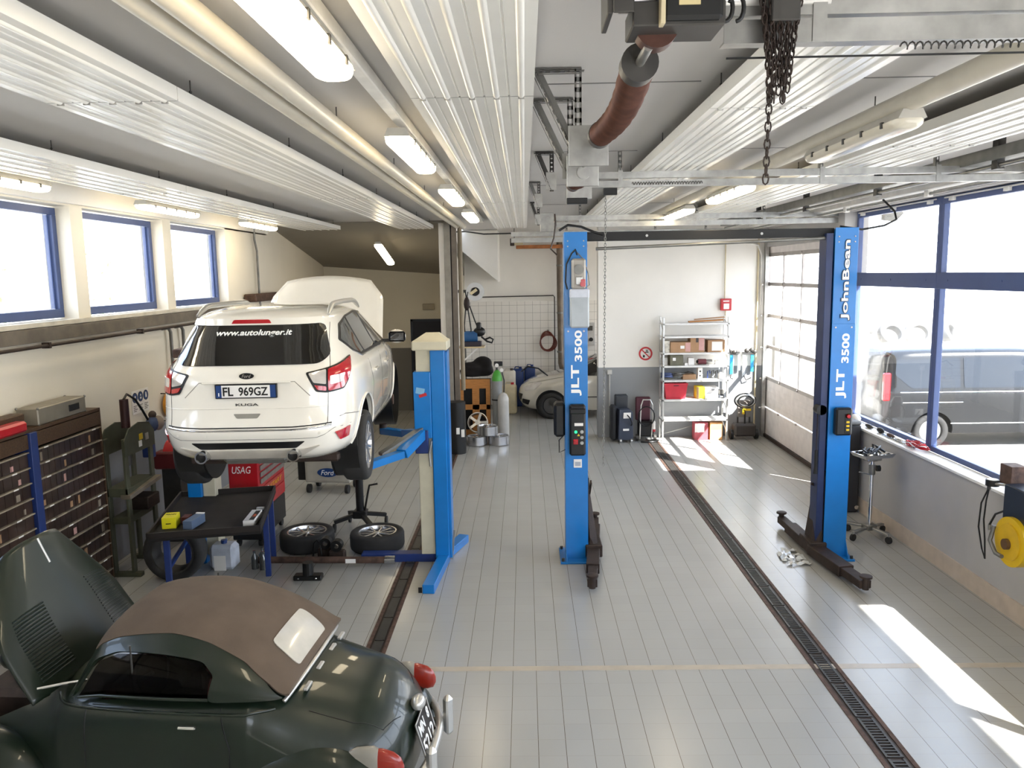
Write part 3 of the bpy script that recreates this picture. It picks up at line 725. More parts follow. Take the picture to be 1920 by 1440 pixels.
def spring(t, y0, y1, r, label, sag=.02):
    m = MB(); L = y1-y0; n = int(L/.013); rings = []
    for k in range(n*2+1):
        yy = L*k/(n*2); f = math.sin(PI*yy/L); rad = r*(1+.02*math.sin(yy*40))-(.006 if k % 2 else 0)
        rings.append([(sag*f+rad*math.cos(a), y0+yy, -sag*f+rad*math.sin(a)) for a in (2*PI*j/20 for j in range(20))])
    m.loops(rings); m.build('coil_spring', SPRING, t, label, smooth=30)
    for yy in (-.05, L-.02): MB().cyl((0, y0+yy, 0), (0, y0+yy+.07, 0), r*1.04, n=24).build('winding_cone', STEELD, t, smooth=40)
t = thing('torsion_spring_shaft', 'galvanised shaft carrying two thick brown door springs below the ceiling', 'door spring', (.36, 2.1, 4.03))
spring(t, .46, 1.66, .055, 'large brown door spring nearest the camera'); spring(t, 2.85, 3.6, .05, 'brown door spring behind the bearing plate')
MB().cyl((0, .24, 0), (0, 3.7, 0), .014, n=12).build('shaft', GALV, t, smooth=60)
m = MB(); m.box(-.13, .07, 1.98, 1.99, -.1, .1, .003); m.build('bearing_plate', GALV, t)
m = MB(); m.box(-.1, .09, 2.72, 2.73, -.12, .06, .003).cyl((0.0, 2.7, -.04), (0.0, 2.75, -.04), .04, n=14); m.build('bearing_plate', GALV, t)
MB().cyl((0, 3.68, 0), (0, 3.74, 0), .05, n=20).build('cable_drum', SPRING, t, smooth=40)
MB().cyl((0.02, .22, .05), (0.02, .28, .05), .06, n=24).build('cable_drum', SPRING, t, smooth=40)
# operator
t = thing('door_operator', 'dark motor unit with a yellowed label at the head of the near door track', 'door motor', (.4, 2.3, 4.1))
m = MB(); m.box(-.17, -.155, -.09, .09, -.02, .3, .002).box(-.155, -.1, -.1, -.09, -.02, .3, .002); m.build('end_plate', STEELD, t)
MB().box(-.1, .15, -.06, .1, -.045, .02, .004).build('gear_case', STEELD, t)
MB().box(-.02, .14, -.08, .06, -.035, .14, .01).build('motor', BLACK, t)
o = MB().box(.02, .077, -.0845, -.081, .0, .055).build('label_plate', mat('yellowed_label', 'c9b98a', .6), t)
text('lettering', 'CE', .02, .012, frame_m((.057, -.0855, .042), (1, 0, 0), (0, 0, 1)), LETTERK, o)
MB().box(-.03, -.018, -.1, -.06, -.05, .2, .001).build('edge_strip', JERRY, t)
m = MB()
for i in range(2): m.tube([(.15+.02*math.cos(a)+.03*i, -.05, -.0+.035*math.sin(a)) for a in (2*PI*k/16-PI/2 for k in range(12))], .006)
m.split('conduit', BLACK, t, smooth=60)
def track(name, y, z, x0, x1, label, dbl=.075, big=1.0, extra=None):
    t = thing(name, label, 'door track', (x0, y, z)); L = x1-x0
    for k, zz in enumerate((0, -dbl)):
        m = MB(); h = .028*big; m.loops([[(a, -.02, zz-h), (a, .03, zz-h), (a, .03, zz-h+.006), (a, -.014, zz-h+.006), (a, -.014, zz+h-.006), (a, .03, zz+h-.006), (a, .03, zz+h), (a, -.02, zz+h)] for a in (0, L)])
        m.build('rail', GALV, t)
    for xw in (.85, 2.6, 3.6):
        x = xw-x0; MB().box(x-.02, x+.02, -.025, -.018, -dbl-.03, .04).build('splice_plate', GALV, t)
        m = MB(); slotted(m, (x, .01, .03), (x, .01, ZC-z), .03, 4); m.build('hanger', STEEL, t)
    return t
t = track('door_track', 2.4, 4.15, .58, 4.85, 'heavy galvanised door track crossing the top edge of the picture', dbl=.075, big=1.15)
m = MB(); m.tube([(.5+.0032*k, -.03+.010*math.cos(k*.9), -.125+.010*math.sin(k*.9)) for k in range(260)], .0026, n=4); m.build('tension_spring', STEELD, t)
MB().cyl((.0, -.05, -.155), (4.2, -.05, -.155), .003, n=6).build('pull_cable', BLACK, t)
MB().cyl((-.3, .0, .02), (.3, .0, .02), .033, n=16).build('drive_tube', SILVER, t, smooth=60)
t = track('door_track', 7.1, 4.24, .5, 4.85, 'middle galvanised door track running across under the ceiling', dbl=.075)
m = MB(); m.box(-.12, .1, -.03, .0, -.2, -.03, .003); m.build('end_plate', GALV, t)
MB().box(-.12, .06, -.05, 0, -.24, -.19, .003).build('stop_block', BLACK, t)
MB().box(.2, .32, -.05, 0, -.17, -.11, .003).build('stop_block', BLACK, t)
m = MB(); m.tube([(.45+.0034*k, -.035+.01*math.cos(k*.9), -.075+.012*math.sin(k*.9)) for k in range(180)], .003, n=4); m.build('tension_spring', STEELD, t)
t = track('door_track', 12.1, 4.22, .45, 4.85, 'far galvanised door track above the lift crossbeam', dbl=.1, big=1.3)
m = MB(); m.box(-.2, .0, -.03, 0, -.2, .08, .004).cyl((-.1, -.04, -.05), (-.1, 0, -.05), .03, n=14); m.build('end_plate', GALV, t)
MB().tube([(.02, -.05, .06), (.03, -.06, -.1), (0, -.06, -.3), (-.05, -.06, -.45), (.05, -.08, -.55)], .012).build('hanging_cable', BROWN, t)
t = track('door_track', 15.9, 4.18, -.25, 4.8, 'rearmost door track along the white back wall', dbl=.12, big=1.6)
MB().cyl((1.9, -.1, -.13), (4.3, -.1, -.05), .035, n=12).build('balance_tube', STEEL, t, smooth=60)
# lengthwise gear along the big window
for x, z, a, b, lab in ((3.85, 4.3, -1, 15.5, 'grey door shaft channel running toward the camera right of the last heating panel'), (4.4, 4.28, -1, 15.5, 'white channel above the big window')):
    t = thing('ceiling_channel', lab, 'channel', (x, a, z)); L = b-a
    m = MB(); m.loops([[(-.07, y, -.05), (.07, y, -.05), (.07, y, .05), (.06, y, .05), (.06, y, -.04), (-.06, y, -.04), (-.06, y, .05), (-.07, y, .05)] for y in (0, L)])
    m.build('channel', STEEL if x < 4 else WHITE, t)
    MB().cyl((0, .1, -.09), (0, L-.1, -.09), .018, n=10).build('rod', GALV, t, smooth=60)
    m = MB()
    for k in range(7): m.box(-.03, .03, 1+2.2*k, 1.08+2.2*k, -.12, .15)
    m.split('clip', STEELD if x < 4 else WHITE, t)
# chains
def chain(m, p, n, pitch_, r, wd_, dx=0, sway=0, ph=0):
    x, y, z = p
    for k in range(n):
        zc = z-k*pitch_; a = k*PI/2+ph; xx = x+dx*k/n+sway*math.sin(k*.5+ph)
        pts = []
        for i in range(8):
            b = 2*PI*i/8; u = wd_*math.cos(b); v = pitch_*.68*math.sin(b)
            pts.append((xx+u*math.cos(a), y+u*math.sin(a), zc+v))
        m.tube(pts, r, n=5, closed=True)
t = thing('door_chain', 'bundled rusty hand chain hanging from the near door track', 'chain', (.72, 2.36, 4.1))
for k in range(14):
    m = MB(); nn = (11, 13, 14, 12, 14, 13, 11)[k % 7]; chain(m, ((k-6.5)*.0092, -.05+.014*(k % 3), 0.08), nn, .023, .0024, .0075, dx=-(k-6.5)*.0055, ph=k*.7); m.build('chain_loop', RUSTD, t, label='looped chain strand')
m = MB(); chain(m, (-.018, -.02, -.2), 11, .024, .0026, .0085, dx=-.005); m.build('chain_tail', RUSTD, t)
MB().box(-.03, .05, -.06, .04, -.02, .1, .004).build('chain_wheel_guard', STEELD, t)
t = thing('hand_chain', 'long thin chain hanging beside the middle lift column', 'chain', (.72, 7.07, 4.08))
m = MB(); chain(m, (0, 0, 0), 89, .0275, .0028, .008, dx=-.02); m.build('chain', STEEL, t)
t = tag(MB().tube([(4.25, 9.6, 4.2), (4.3, 9.4, 4.05), (4.28, 9.3, 3.95), (4.1, 9.2, 3.88), (3.85, 9.2, 3.84), (3.6, 9.2, 3.88)], .012).build('supply_cable', BLACK, smooth=60), 'thin black cable looping down to the right blue lift column', 'cable')
# steel post between the bays
t = thing('steel_post', 'tall grey steel post where the sloping ceiling begins', 'post', (-1.42, 15.45, 0))
MB().box(-.12, .0, -.05, .05, 0, 4.44, .004).build('post', mat('post_grey', '8d877d', .45, .3, var=.1), t)
MB().box(.02, .12, -.04, .06, 0, 4.44, .004).build('door_stop', mat('post_brown_grey', '6f665c', .45, .3, var=.1), t)
MB().cyl((.01, 0, .0), (.01, 0, 4.4), .012, n=8).build('seal', BLACK, t)
# ================================================================ OUTSIDE THE WINDOWS
struct('ground', MB().box(5.05, 60, -30, 60, -.35, -.12).box(-40, -5.3, -30, 60, -.35, 1.2), GROUNDM)
m = MB(); m.box(5.05, 7.0, -2.4, 9.45, 4.42, 4.55); m.box(7.0, 7.5, 3.95, 9.45, 4.42, 4.55); m.box(5.05, 6.0, 9.45, 20.7, 4.42, 4.55)
struct('trim_canopy', m, mat('canopy_cream', 'e6d3ae', .7))  # canopy depth and steps are shaped to trim the sun patches indoors
struct('wall_retaining', MB().box(6.5, 40, 20.2, 20.6, -.2, 1.75), STONE)
BLK = tilemat('garden_wall_blocks', 'efece6', '8d887c', 1.1, .38, .03, rough=.8, axis='xz', var=.03)
struct('wall_garden', MB().box(6, 45, 26, 26.5, 1.5, 4.2), BLK)
struct('bank', MB().box(6, 45, 20.6, 60, .5, 1.7), GROUNDM)
bk = random.Random(3)
t = tag(MB().build('hedge', LEAF), 'sunlit loose green shrubs outside the high left windows', 'shrub', kind='stuff')
bm = bmesh.new()
for k in range(700):
    c = Vector((-8.5-bk.random()*2, 4+bk.random()*14, 2.6+bk.random()**1.5*2.4)); d1 = Vector((bk.uniform(-1, 1), bk.uniform(-1, 1), bk.uniform(-1, 1))).normalized()*.09; d2 = d1.orthogonal().normalized()*.03
    bm.faces.new([bm.verts.new(p) for p in (c-d1, c+d2, c+d1, c-d2)])
bm.to_mesh(t.data); bm.free()
struct('bank_left', MB().box(-14, -7, -2, 30, 0, 2.6), STONE)
def tyre_mb(R, r, W_, n=32):
    p = [(r, -W_*.42), (r+.02, -W_*.5), (R-.03, -W_*.5), (R-.008, -W_*.42), (R, -W_*.3), (R, W_*.3), (R-.008, W_*.42), (R-.03, W_*.5), (r+.02, W_*.5), (r, W_*.42)]
    return MB().lathe(p+[p[0]], n=n, cap=False)
from mathutils import Euler
tp = [((7.8, 19.6), .42, (1.1, 0, .3), 'leftmost tyre of the outdoor pile, leaning low'), ((8.3, 19.5), .85, (.55, .5, .2), 'tyre on top of the outdoor pile, tipped toward the yard'),
      ((8.95, 19.4), .45, (.9, -.5, .5), 'tyre leaning in the middle of the outdoor pile'), ((9.68, 19.6), .42, (1.2, .4, -.3), 'tyre upright in the right part of the outdoor pile'),
      ((10.4, 19.5), .45, (.9, .8, .2), 'rightmost tyre of the outdoor pile')]
struct('platform', MB().box(7.4, 11, 19.0, 20.2, -.2, 1.45), STONE)
for (x, y), z, r, lab in tp:
    o = tyre_mb(.33, .2, .22).build('tyre', mat('dusty_tyre', '7d7b78', .9), smooth=50); o.location = (x, y, 1.45+z*.75); o.rotation_euler = r
    tag(o, lab, 'tyre', 'old tyres piled outside')

# ================================================================ SMALL-PARTS CABINET, LEFT WALL
t = thing('parts_cabinet', 'tall dark wall cabinet of small brown parts drawers with white label rails', 'parts cabinet', (-4.99, 5.7, 0))
D, H_, L = .27, 2.0, 2.85
MB().box(0, .03, 0, L, 0, H_).box(0, D, L-.02, L, 0, H_).box(0, D, 0, .02, 0, H_).box(0, D, 0, L, H_-.02, H_+.01).build('carcass', WOODD, t)
MB().box(.02, D+.03, 1.55, 1.66, 0, H_-.02, .004).build('blue_upright', BLUED, t)
MB().box(D-.04, D+.005, 0.02, 1.55, H_-.17, H_-.03).box(D-.04, D+.005, 1.66, L-.02, H_-.17, H_-.03).build('head_rail', WOODD, t)
rows = 12; hh = (H_-.22)/rows
rb = random.Random(9)
for r in range(rows):
    z = .03+r*hh
    for a, b, n in ((.03, 1.54, 4), (1.67, L-.03, 4)):
        MB().box(D-.03, D+.012, a, b, z+hh-.018, z+hh-.006).build('label_rail', mat('aged_white_rail', '9a8f7e', .6, var=.25), t)
        for k in range(n):
            y0_ = a+(b-a)*k/n+.0015; y1_ = a+(b-a)*(k+1)/n-.0015
            m = MB(); m.box(.03, D-.01, y0_, y1_, z, z+hh-.028)
            q = 3
            for j in range(q+1): yy = y0_+(y1_-y0_)*j/q; m.box(D-.012, D-.0075, max(y0_, yy-.003), min(y1_, yy+.003), z, z+hh-.03)
            o = m.build('drawer', BROWN, t)
            if rb.random() < .35:
                yy = rb.uniform(y0_+.03, y1_-.08); MB().box(D-.01, D-.008, yy, yy+rb.uniform(.03, .06), z+.01, z+rb.uniform(.05, .1)).build('packet', rb.choice((CARD, mat('dull_packet', '8b7f70', .5), CARDP)), o)
            if rb.random() < .6: MB().box(D+.012, D+.014, y0_+.1, y0_+.17, z+hh-.02, z+hh-.006).build('label', PAPER, o)
t = thing('tool_case', 'grey aluminium case with black handle lying on top of the parts cabinet', 'case', (-4.86, 7.9, 2.01), .0)
MB().box(-.1, .12, -.42, .42, 0, .17, .01).build('body', mat('case_grey', '8c8577', .4, .3, var=.1), t)
MB().box(.118, .13, .1, .28, .05, .12, .004).build('handle', BLACK, t)
m = MB()
for y in (-.41, .41):
    for x in (-.095, .115): m.sph((x, y, .165), .014, n=8); m.sph((x, y, .005), .012, n=8)
m.split('corner_cap', STEEL, t, smooth=60)
o = MB().box(0, .12, 0, .42, 0, .1, .02).build('red_tool_box', RED); o.location = (-4.8, 6.8, 2.01); tag(o, 'small red box on top of the parts cabinet at the left picture edge', 'box')
o = MB().box(0, .14, 0, .6, 0, .14, .01).build('parts_box', WOODD); o.location = (-4.96, 6.8, 2.01); tag(o, 'low dark box behind the red box, left of the grey case', 'box')

# ================================================================ WORKSHOP PRESS
t = thing('workshop_press', 'olive green hydraulic workshop press standing against the left wall', 'press', (-4.67, 9.0, 0), 0)
m = MB()
for y in (-.3, .3): m.box(-.2, .2, y-.04, y+.04, 0, .05, .005)
m.split('foot', OLIVE, t)
for x in (-.11, .11):
    for y in (-.3, .3): MB().box(x-.015, x+.015, y-.04, y+.04, .05, 1.62, .004).build('upright', OLIVE, t)
for x in (-.14, .13): 
    m = MB(); m.prism([(-.36, 1.42), (.36, 1.42), (.36, 1.6), (.24, 1.72), (.0, 1.76), (-.24, 1.72), (-.36, 1.6)], x, x+.014, 'x'); m.build('head_plate', OLIVE, t)
MB().box(-.12, .13, -.34, .34, .95, 1.05, .005).build('bed', OLIVE, t)
MB().beam((.1, -.35, .95), (.14, .35, 1.02), .12, .05, .004).build('press_plate', mat('worn_steel_plate', '847a6b', .5, .4, var=.15), t)
MB().box(-.1, .1, -.3, .3, .62, .7, .005).build('cross_brace', OLIVE, t)
MB().cyl((0, -.02, 1.25), (0, -.02, 1.42), .035).build('ram', STEELD, t, smooth=40)
m = MB(); m.cyl((0, -.02, 1.7), (0, -.02, 2.03), .05, n=20); m.build('cylinder', mat('ram_maroon', '3d2524', .4, .2), t, smooth=40)
MB().tube([(0, -.02, 2.03), (.0, .06, 2.08), (.02, .2, 2.0), (.05, .3, 1.85), (.08, .36, 1.72)], .014).build('hose', BLACK, t, smooth=60)
MB().box(-.02, .12, .35, .42, 1.25, 1.6, .01).build('pump', BLUED, t)
MB().box(.145, .15, -.02, .06, 1.55, 1.62).build('sticker', YELLOW, t)
MB().box(.145, .15, -.04, .03, 1.47, 1.54).build('sticker', PAPER, t)
MB().box(.145, .15, .12, .2, 1.52, 1.6).build('sticker', GALV, t)
MB().box(-.05, .18, .0, .3, .7, .85, .01).build('plate_tray', RUSTD, t)
t = thing('bench_vise', 'red machine with a grey hub on a stand right of the olive press', 'grinder', (-4.6, 10.0, 0))
MB().box(-.12, .12, -.12, .12, 0, 1.0, .005).build('stand', STEELD, t)
MB().cyl((-.06, .0, 1.15), (.1, .0, 1.15), .19, n=28).build('wheel_guard', RED, t, smooth=40)
MB().box(-.16, .14, -.25, -.02, 1.0, 1.22, .02).build('motor_body', mat('dark_red_cast', '5d1a1c', .5), t)
MB().cyl((.1, .0, 1.15), (.14, .0, 1.15), .045, n=16).build('hub', GALV, t, smooth=40)
MB().obox((.1, .12, 1.05), (.2, .3, .03), (0, 0, .3)).build('tool_rest', STEELD, t)
t['category'] = 'grinder'; t.name = 'bench_grinder'
# signs and things on the left wall
t = thing('safety_sign', 'white sign with three blue round safety pictograms on the left wall', 'sign', (-4.995, 10.02, 1.86))
MB().box(0, .006, -.22, .22, -.16, .14, .002).build('board', PAPER, t)
for k in range(3):
    y = -.145+.145*k
    MB().cyl((.006, y, .05), (.009, y, .05), .066, n=24).build('blue_disc', LETTERK, t); MB().cyl((.008, y, .05), (.0105, y, .05), .058, n=24).build('blue_field', SIGNB, t)
    m = MB()
    if k == 0: m.sph((.0115, y, .06), .016, (.1, 1, 1.1), 12); m.box(.0105, .012, y-.02, y+.02, .02, .04)
    elif k == 1: m.sph((.0115, y, .07), .014, (.1, 1, 1), 12); m.box(.0105, .012, y-.018, y+.018, .02, .045)
    else: m.box(.0105, .012, y-.018, y+.018, .02, .06); m.box(.0105, .012, y-.018, y-.006, .06, .09); m.box(.0105, .012, y+.002, y+.014, .06, .085)
    m.build('pictogram', LETTER, t)
    m = MB()
    for j in range(4): m.box(.006, .0075, y-.05, y+.05-(j % 2)*.03, -.06-j*.022, -.052-j*.022)
    m.split('caption_line', mat('print_dark', '55524c', .6), t)
t = thing('hose_reel', 'yellow disc in a black wire frame on the left wall behind the white car', 'reel', (-4.99, 10.75, 1.68))
MB().cyl((.02, 0, 0), (.14, 0, 0), .17, n=28).build('drum', ORANGE, t, smooth=40)
m = MB(); m.tube([(.0, -.16, .18), (.16, -.16, .18), (.16, -.16, -.2), (0, -.16, -.2)], .008); m.tube([(.16, -.16, .18), (.16, .1, .2)], .008); m.tube([(.16, -.16, -.2), (.16, .1, -.2)], .008); m.split('frame', BLACK, t)
t = thing('cloth_roll_holder', 'wall holder with crumpled blue and grey rags below the safety sign', 'rag holder', (-4.98, 10.1, 1.55))
MB().sph((.08, 0, -.02), .1, (.8, 1.1, 1), 14).build('blue_rag', mat('rag_blue', '3c4966', .9, bump=.5, bscale=20), t, smooth=180)
MB().sph((.12, .08, -.02), .09, (.8, 1, 1.1), 12).build('grey_rag', mat('rag_grey', '8f8378', .9, bump=.5, bscale=20), t, smooth=180)
MB().sph((.08, .02, .1), .06, (.8, 1, .9), 12).build('roll', mat('roll_dark', '4a3f3a', .8), t, smooth=180)
for y, z0, lab in ((10.9, 1.0, 'left of two steel pipes dropping down the left wall behind the white car'), (11.3, 1.0, 'right of two steel pipes dropping down the left wall behind the white car')):
    t = tag(MB().tube([(-4.93, y-.25, 2.74), (-4.93, y-.06, 2.74), (-4.93, y, 2.68), (-4.93, y, z0)], .024).build('wall_pipe', STEEL, smooth=60), lab, 'pipe')
t = thing('wall_conduit', 'long thin brown pipe clipped under the left window ledge', 'pipe', (-4.9, -1, 2.75))
MB().cyl((0, 0, 0), (0, 14.2, 0), .018, n=10).build('pipe', RUSTD, t, smooth=60)
m = MB()
for k in range(7): m.box(-.06, .02, 1+2*k, 1.04+2*k, -.03, .03)
m.split('clip', RUSTD, t)
o = tag(MB().tube([(-4.93, 14.6, 4.3), (-4.93, 14.6, 4.1), (-4.93, 14.7, 3.9), (-4.93, 14.7, 2.4)], .02).build('wall_conduit', STEEL, smooth=60), 'thin conduit dropping from the ceiling past the last high window', 'pipe')
o = tag(MB().box(-4.98, -4.75, 14.0, 15.9, 2.98, 3.12, .02).build('wall_heater', RUST), 'brown metal cover on the left wall behind the raised bonnet', 'cover')

# ================================================================ WORK TABLE AND WHAT IS ON IT
t = thing('work_table', 'dark rimmed metal work table on blue legs below the lifted white car', 'work table', (-3.44, 8.42, 0), .21)
x0, x1, y0_, y1_, zt = -.55, .55, -.78, .82, .83
MB().box(x0, x1, y0_, y1_, zt-.03, zt, .004).build('table_top', mat('oily_black_top', '17110e', .75, 0, var=.3), t)
m = MB(); m.box(x0, x1, y0_, y0_+.02, zt, zt+.06).box(x0, x1, y1_-.02, y1_, zt, zt+.06).box(x0, x0+.02, y0_, y1_, zt, zt+.06).box(x1-.02, x1, y0_, y1_, zt, zt+.06); m.build('rim', mat('dark_brown_rim', '221b17', .6), t)
for x, y in ((x0+.06, -.25), (x1-.06, .15), (x0+.06, y1_-.08), (x1-.06, y1_-.08)):
    MB().box(x-.03, x+.03, y-.03, y+.03, .0, zt-.03, .004).build('leg', BLUED, t)
MB().box(x0+.04, x0+.08, -.25, y1_-.08, .3, .34, .003).build('side_rail', BLUED, t)
MB().obox((-.55, -.4, .04), (.1, .4, .08), (0, 0, -.35)).build('foot', NAVY, t)
def box_thing(name, c, s, rz, m_, lab, cat, grp=None, extra=None):
    t = thing(name, lab, cat, c, rz, grp)
    MB().box(-s[0]/2, s[0]/2, -s[1]/2, s[1]/2, 0, s[2], .003).build('carton', m_, t)
    return t
t = box_thing('parts_carton', (-3.75, 7.97, .83), (.14, .2, .12), .2, YELLOWB, 'bright yellow carton on the front left corner of the work table', 'carton')
text('print', 'MANN', .1, .03, frame_m((0, .02, .1215), (1, 0, 0), (0, 1, 0)), LETTERK, t); MB().box(-.03, .02, -.102, -.1, .05, .06).build('print_line', LETTERK, t)
t = box_thing('parts_carton', (-3.51, 7.98, .83), (.1, .28, .09), -.1, mat('carton_blue_grey', '5a6c86', .6), 'slim blue-grey carton beside the yellow one on the work table', 'carton')
MB().box(-.045, .045, .12, .148, .09, .1).build('end_flap', PAPER, t)
t = box_thing('parts_carton', (-3.64, 8.1, .83), (.08, .12, .07), .1, mat('carton_dark_red', '5c2a22', .6), 'small dark red carton between the yellow and the blue-grey ones', 'carton')
t = box_thing('parts_carton', (-2.93, 8.1, .83), (.11, .4, .07), .1, PAPER, 'long white and black printed carton on the right of the work table', 'carton')
MB().box(.0, .05, -.17, .15, .0701, .0715).build('print_band', LETTERK, t); text('print', 'TRW', .1, .03, frame_m((.025, -.02, .0725), (0, 1, 0), (-1, 0, 0)), mat('print_orange', 'd0603a', .5), t)
MB().box(-.05, .05, -.182, -.18, .01, .06).build('end_print', mat('print_red', 'a04030', .5), t)
o = MB().box(-.04, .04, -.02, .02, 0, .02).build('paper_slip', PAPER); o.location = (-3.0, 8.55, .83); tag(o, 'tiny white slip lying behind the long printed carton', 'paper')
t = thing('tool_chest', 'red tool chest with slanted grey drawer fronts standing behind the work table', 'tool chest', (-3.56, 10.12, 0))
MB().box(-.19, .19, -.52, .52, .45, 1.22, .012).build('cabinet', RED, t); MB().box(-.19, .19, -.5, .5, .1, .45, .01).build('base_trolley', BLACK, t)
for k in range(4): z = 1.14-k*.085; MB().box(.19, .21, -.47, .47, z-.06, z, .004).build('drawer', GALV, t)
for k in range(2): MB().box(.19, .205, -.47, .47, .5+k*.15, .62+k*.15, .004).build('drawer', RED, t)
for x in (-.14, .14):
    for y in (-.42, .42): MB().cyl((x-.02, y, .05), (x+.02, y, .05), .05, n=16).build('caster', RUBBER, t, smooth=40)
text('lettering', 'USAG', .24, .09, frame_m((-.02, -.522, 1.02), (1, 0, 0), (0, 0, 1)), LETTER, t, shear=.2); text('lettering', 'START', .5, .06, frame_m((.2065, .1, .71), (0, 1, 0), (0, 0, 1)), YELLOW, t, shear=.3)
MB().box(.205, .207, -.42, -.2, .67, .74).build('label_field', PAPER, t)
t = thing('tool_trolley', 'grey wheeled tool trolley carrying a dark blue oval badge', 'tool trolley', (-3.15, 12.35, 0), -.12)
MB().box(-.35, .38, -.22, .25, .17, .95, .01).build('cabinet', mat('trolley_grey', 'a9a498', .45), t)
for k in range(3): MB().box(-.32, .36, -.235, -.22, .72-k*.09, .8-k*.09, .003).build('drawer', mat('trolley_drawer', '98958a', .4), t)
MB().box(-.32, .36, -.232, -.22, .2, .5, .003).build('lower_door', mat('trolley_grey', 'a9a498', .45), t)
MB().box(-.48, -.35, -.2, .22, .2, .7, .01).build('side_box', BLACK, t)
for x in (-.3, .33):
    for y in (-.2, .2): MB().cyl((x-.025, y, .07), (x+.025, y, .07), .07, n=16).build('caster', RUBBER, t, smooth=40)
m = MB(); m.lathe([(.0, 0), (.17, 0), (.17, .004), (0, .004)], (0, 0, 0), 'y', 28); m.xf(Matrix.Translation((.03, -.24, .34)) @ Matrix.Diagonal((1, 1, .42, 1))); o = m.build('badge', SIGNB, t)
text('lettering', 'Ford', .22, .08, frame_m((.03, -.2415, .34), (1, 0, 0), (0, 0, 1)), LETTER, o, shear=.3)
# transmission jack / stand
t = thing('jack_stand', 'black gearbox jack on four splayed wheeled feet behind the loose wheel', 'jack', (-2.27, 10.35, 0))
MB().cyl((0, 0, .2), (0, 0, 1.35), .055, n=16).build('column', BLACK, t, smooth=40)
for a in (.5, 2.2, 3.6, 5.3):
    c, s_ = math.cos(a), math.sin(a); MB().beam((0, 0, .22), (c*.36, s_*.36, .14), .06, .05, .004).build('leg', BLACK, t)
    MB().cyl((c*.36-.015, s_*.36, .06), (c*.36+.015, s_*.36, .06), .06, n=14).build('caster', RUBBER, t, smooth=40)
MB().tube([(.06, 0, .25), (.12, -.05, .5), (.15, -.06, .62), (.26, -.06, .64)], .014).build('pedal', BLACK, t)
MB().box(-.09, .09, -.09, .09, .16, .26, .01).build('hub', BLACK, t)
# loose wheels and parts on the floor
def wheel(name, loc, rot, lab, cat='wheel', R=.34, r=.24, W_=.22, rimm=ALU, grp=None, face=1, spokes=10, tyre=True, tm=RUBBER):
    t = thing(name, lab, cat, loc, 0, grp); t.rotation_euler = rot
    if tyre: tyre_mb(R, r, W_).build('tyre', tm, t, smooth=45)
    m = MB(); p = [(r+.006, -W_*.45), (r+.006, W_*.45), (r-.012, W_*.45), (r-.03, W_*.2), (r-.03, -W_*.42), (r+.006, -W_*.45)]; m.lathe(p, n=32, cap=False); m.build('rim', rimm, t, smooth=40)
    if spokes:
        z = W_*.36*face
        m = MB(); m.cyl((0, 0, z-.05), (0, 0, z), .055, n=18)
        for k in range(spokes):
            a = 2*PI*k/spokes+(.12 if k % 2 else -.12)*(spokes > 6); b = 2*PI*k/spokes
            m.beam((math.cos(a)*.04, math.sin(a)*.04, z-.012), (math.cos(b)*(r-.015), math.sin(b)*(r-.015), z-.004), .022 if spokes > 6 else .055, .02, .003)
        m.build('spokes', rimm, t)
        MB().cyl((0, 0, z), (0, 0, z+.008*face), .026, n=14).build('hub_cap', SILVER, t)
    return t
wheel('loose_wheel', (-1.9, 9.58, .12), (0, 0, .2), 'loose wheel lying flat beside the cream lift column', grp='loose car wheels on the floor')
wheel('loose_wheel', (-2.8, 9.62, .12), (0, 0, .5), 'loose wheel lying flat behind the blue table leg', grp='loose car wheels on the floor')
wheel('loose_wheel', (-4.02, 8.6, .34), (1.57, 0, .0), 'dark wheel standing under the work table', spokes=0, rimm=STEELD, grp='loose car wheels on the floor')
t = thing('drive_shaft', 'long brown rear axle shaft lying on the floor in front of the loose wheel', 'axle', (-2.35, 8.95, .08))
MB().cyl((-.9, .02, 0), (.75, -.03, 0), .04, n=14).build('shaft', RUST, t, smooth=40)
MB().cyl((.66, -.03, 0), (.78, -.03, 0), .05, n=14).build('joint', ALU, t, smooth=40)
MB().box(.2, .32, -.07, -.066, -.02, .03).build('label', PAPER, t)
t = thing('brake_part', 'black cast brake part lying on the tiles in front of the axle shaft', 'car part', (-2.5, 8.55, 0))
MB().box(-.16, .16, -.06, .06, 0, .06, .01).cyl((0, 0, .05), (0, 0, .2), .06, n=14).build('body', BLACK, t)
m = MB(); m.sph((-.1, -.05, .03), .015, n=8); m.sph((.1, -.05, .03), .015, n=8); m.split('bolt', CHROME, t)
for x, y, lab in ((-2.46, 9.22, 'left black ring-shaped suspension piece between the two loose wheels'), (-2.3, 9.12, 'right black suspension piece beside the nearer loose wheel')):
    t = thing('suspension_part', lab, 'car part', (x, y, 0)); MB().lathe([(.03, -.05), (.07, -.05), (.07, .05), (.03, .05), (.03, -.05)], (0, 0, .2), 'y', 20, cap=False).build('bushing', BLACK, t, smooth=40); MB().box(-.1, .1, -.05, .05, 0, .14, .02).build('arm', RUSTD, t)
t = tag(MB().tube([(-2.62, 9.2, .03), (-2.6, 9.2, .2), (-2.56, 9.19, .24), (-2.52, 9.18, .18), (-2.5, 9.17, .02)], .012).build('brake_hose', BLACK, smooth=60), 'curved black brake hose standing between the loose suspension pieces', 'hose')
t = thing('canister', 'clear grey plastic canister with a paper note standing under the work table', 'canister', (-3.6, 8.95, 0))
MB().box(-.15, .15, -.11, .11, 0, .3, .04).build('body', JUG, t)
MB().cyl((0, 0, .29), (0, 0, .34), .035, n=14).build('cap', BLUEJ, t); MB().box(-.09, .05, -.114, -.11, .0, .18).build('note', PAPER, t)
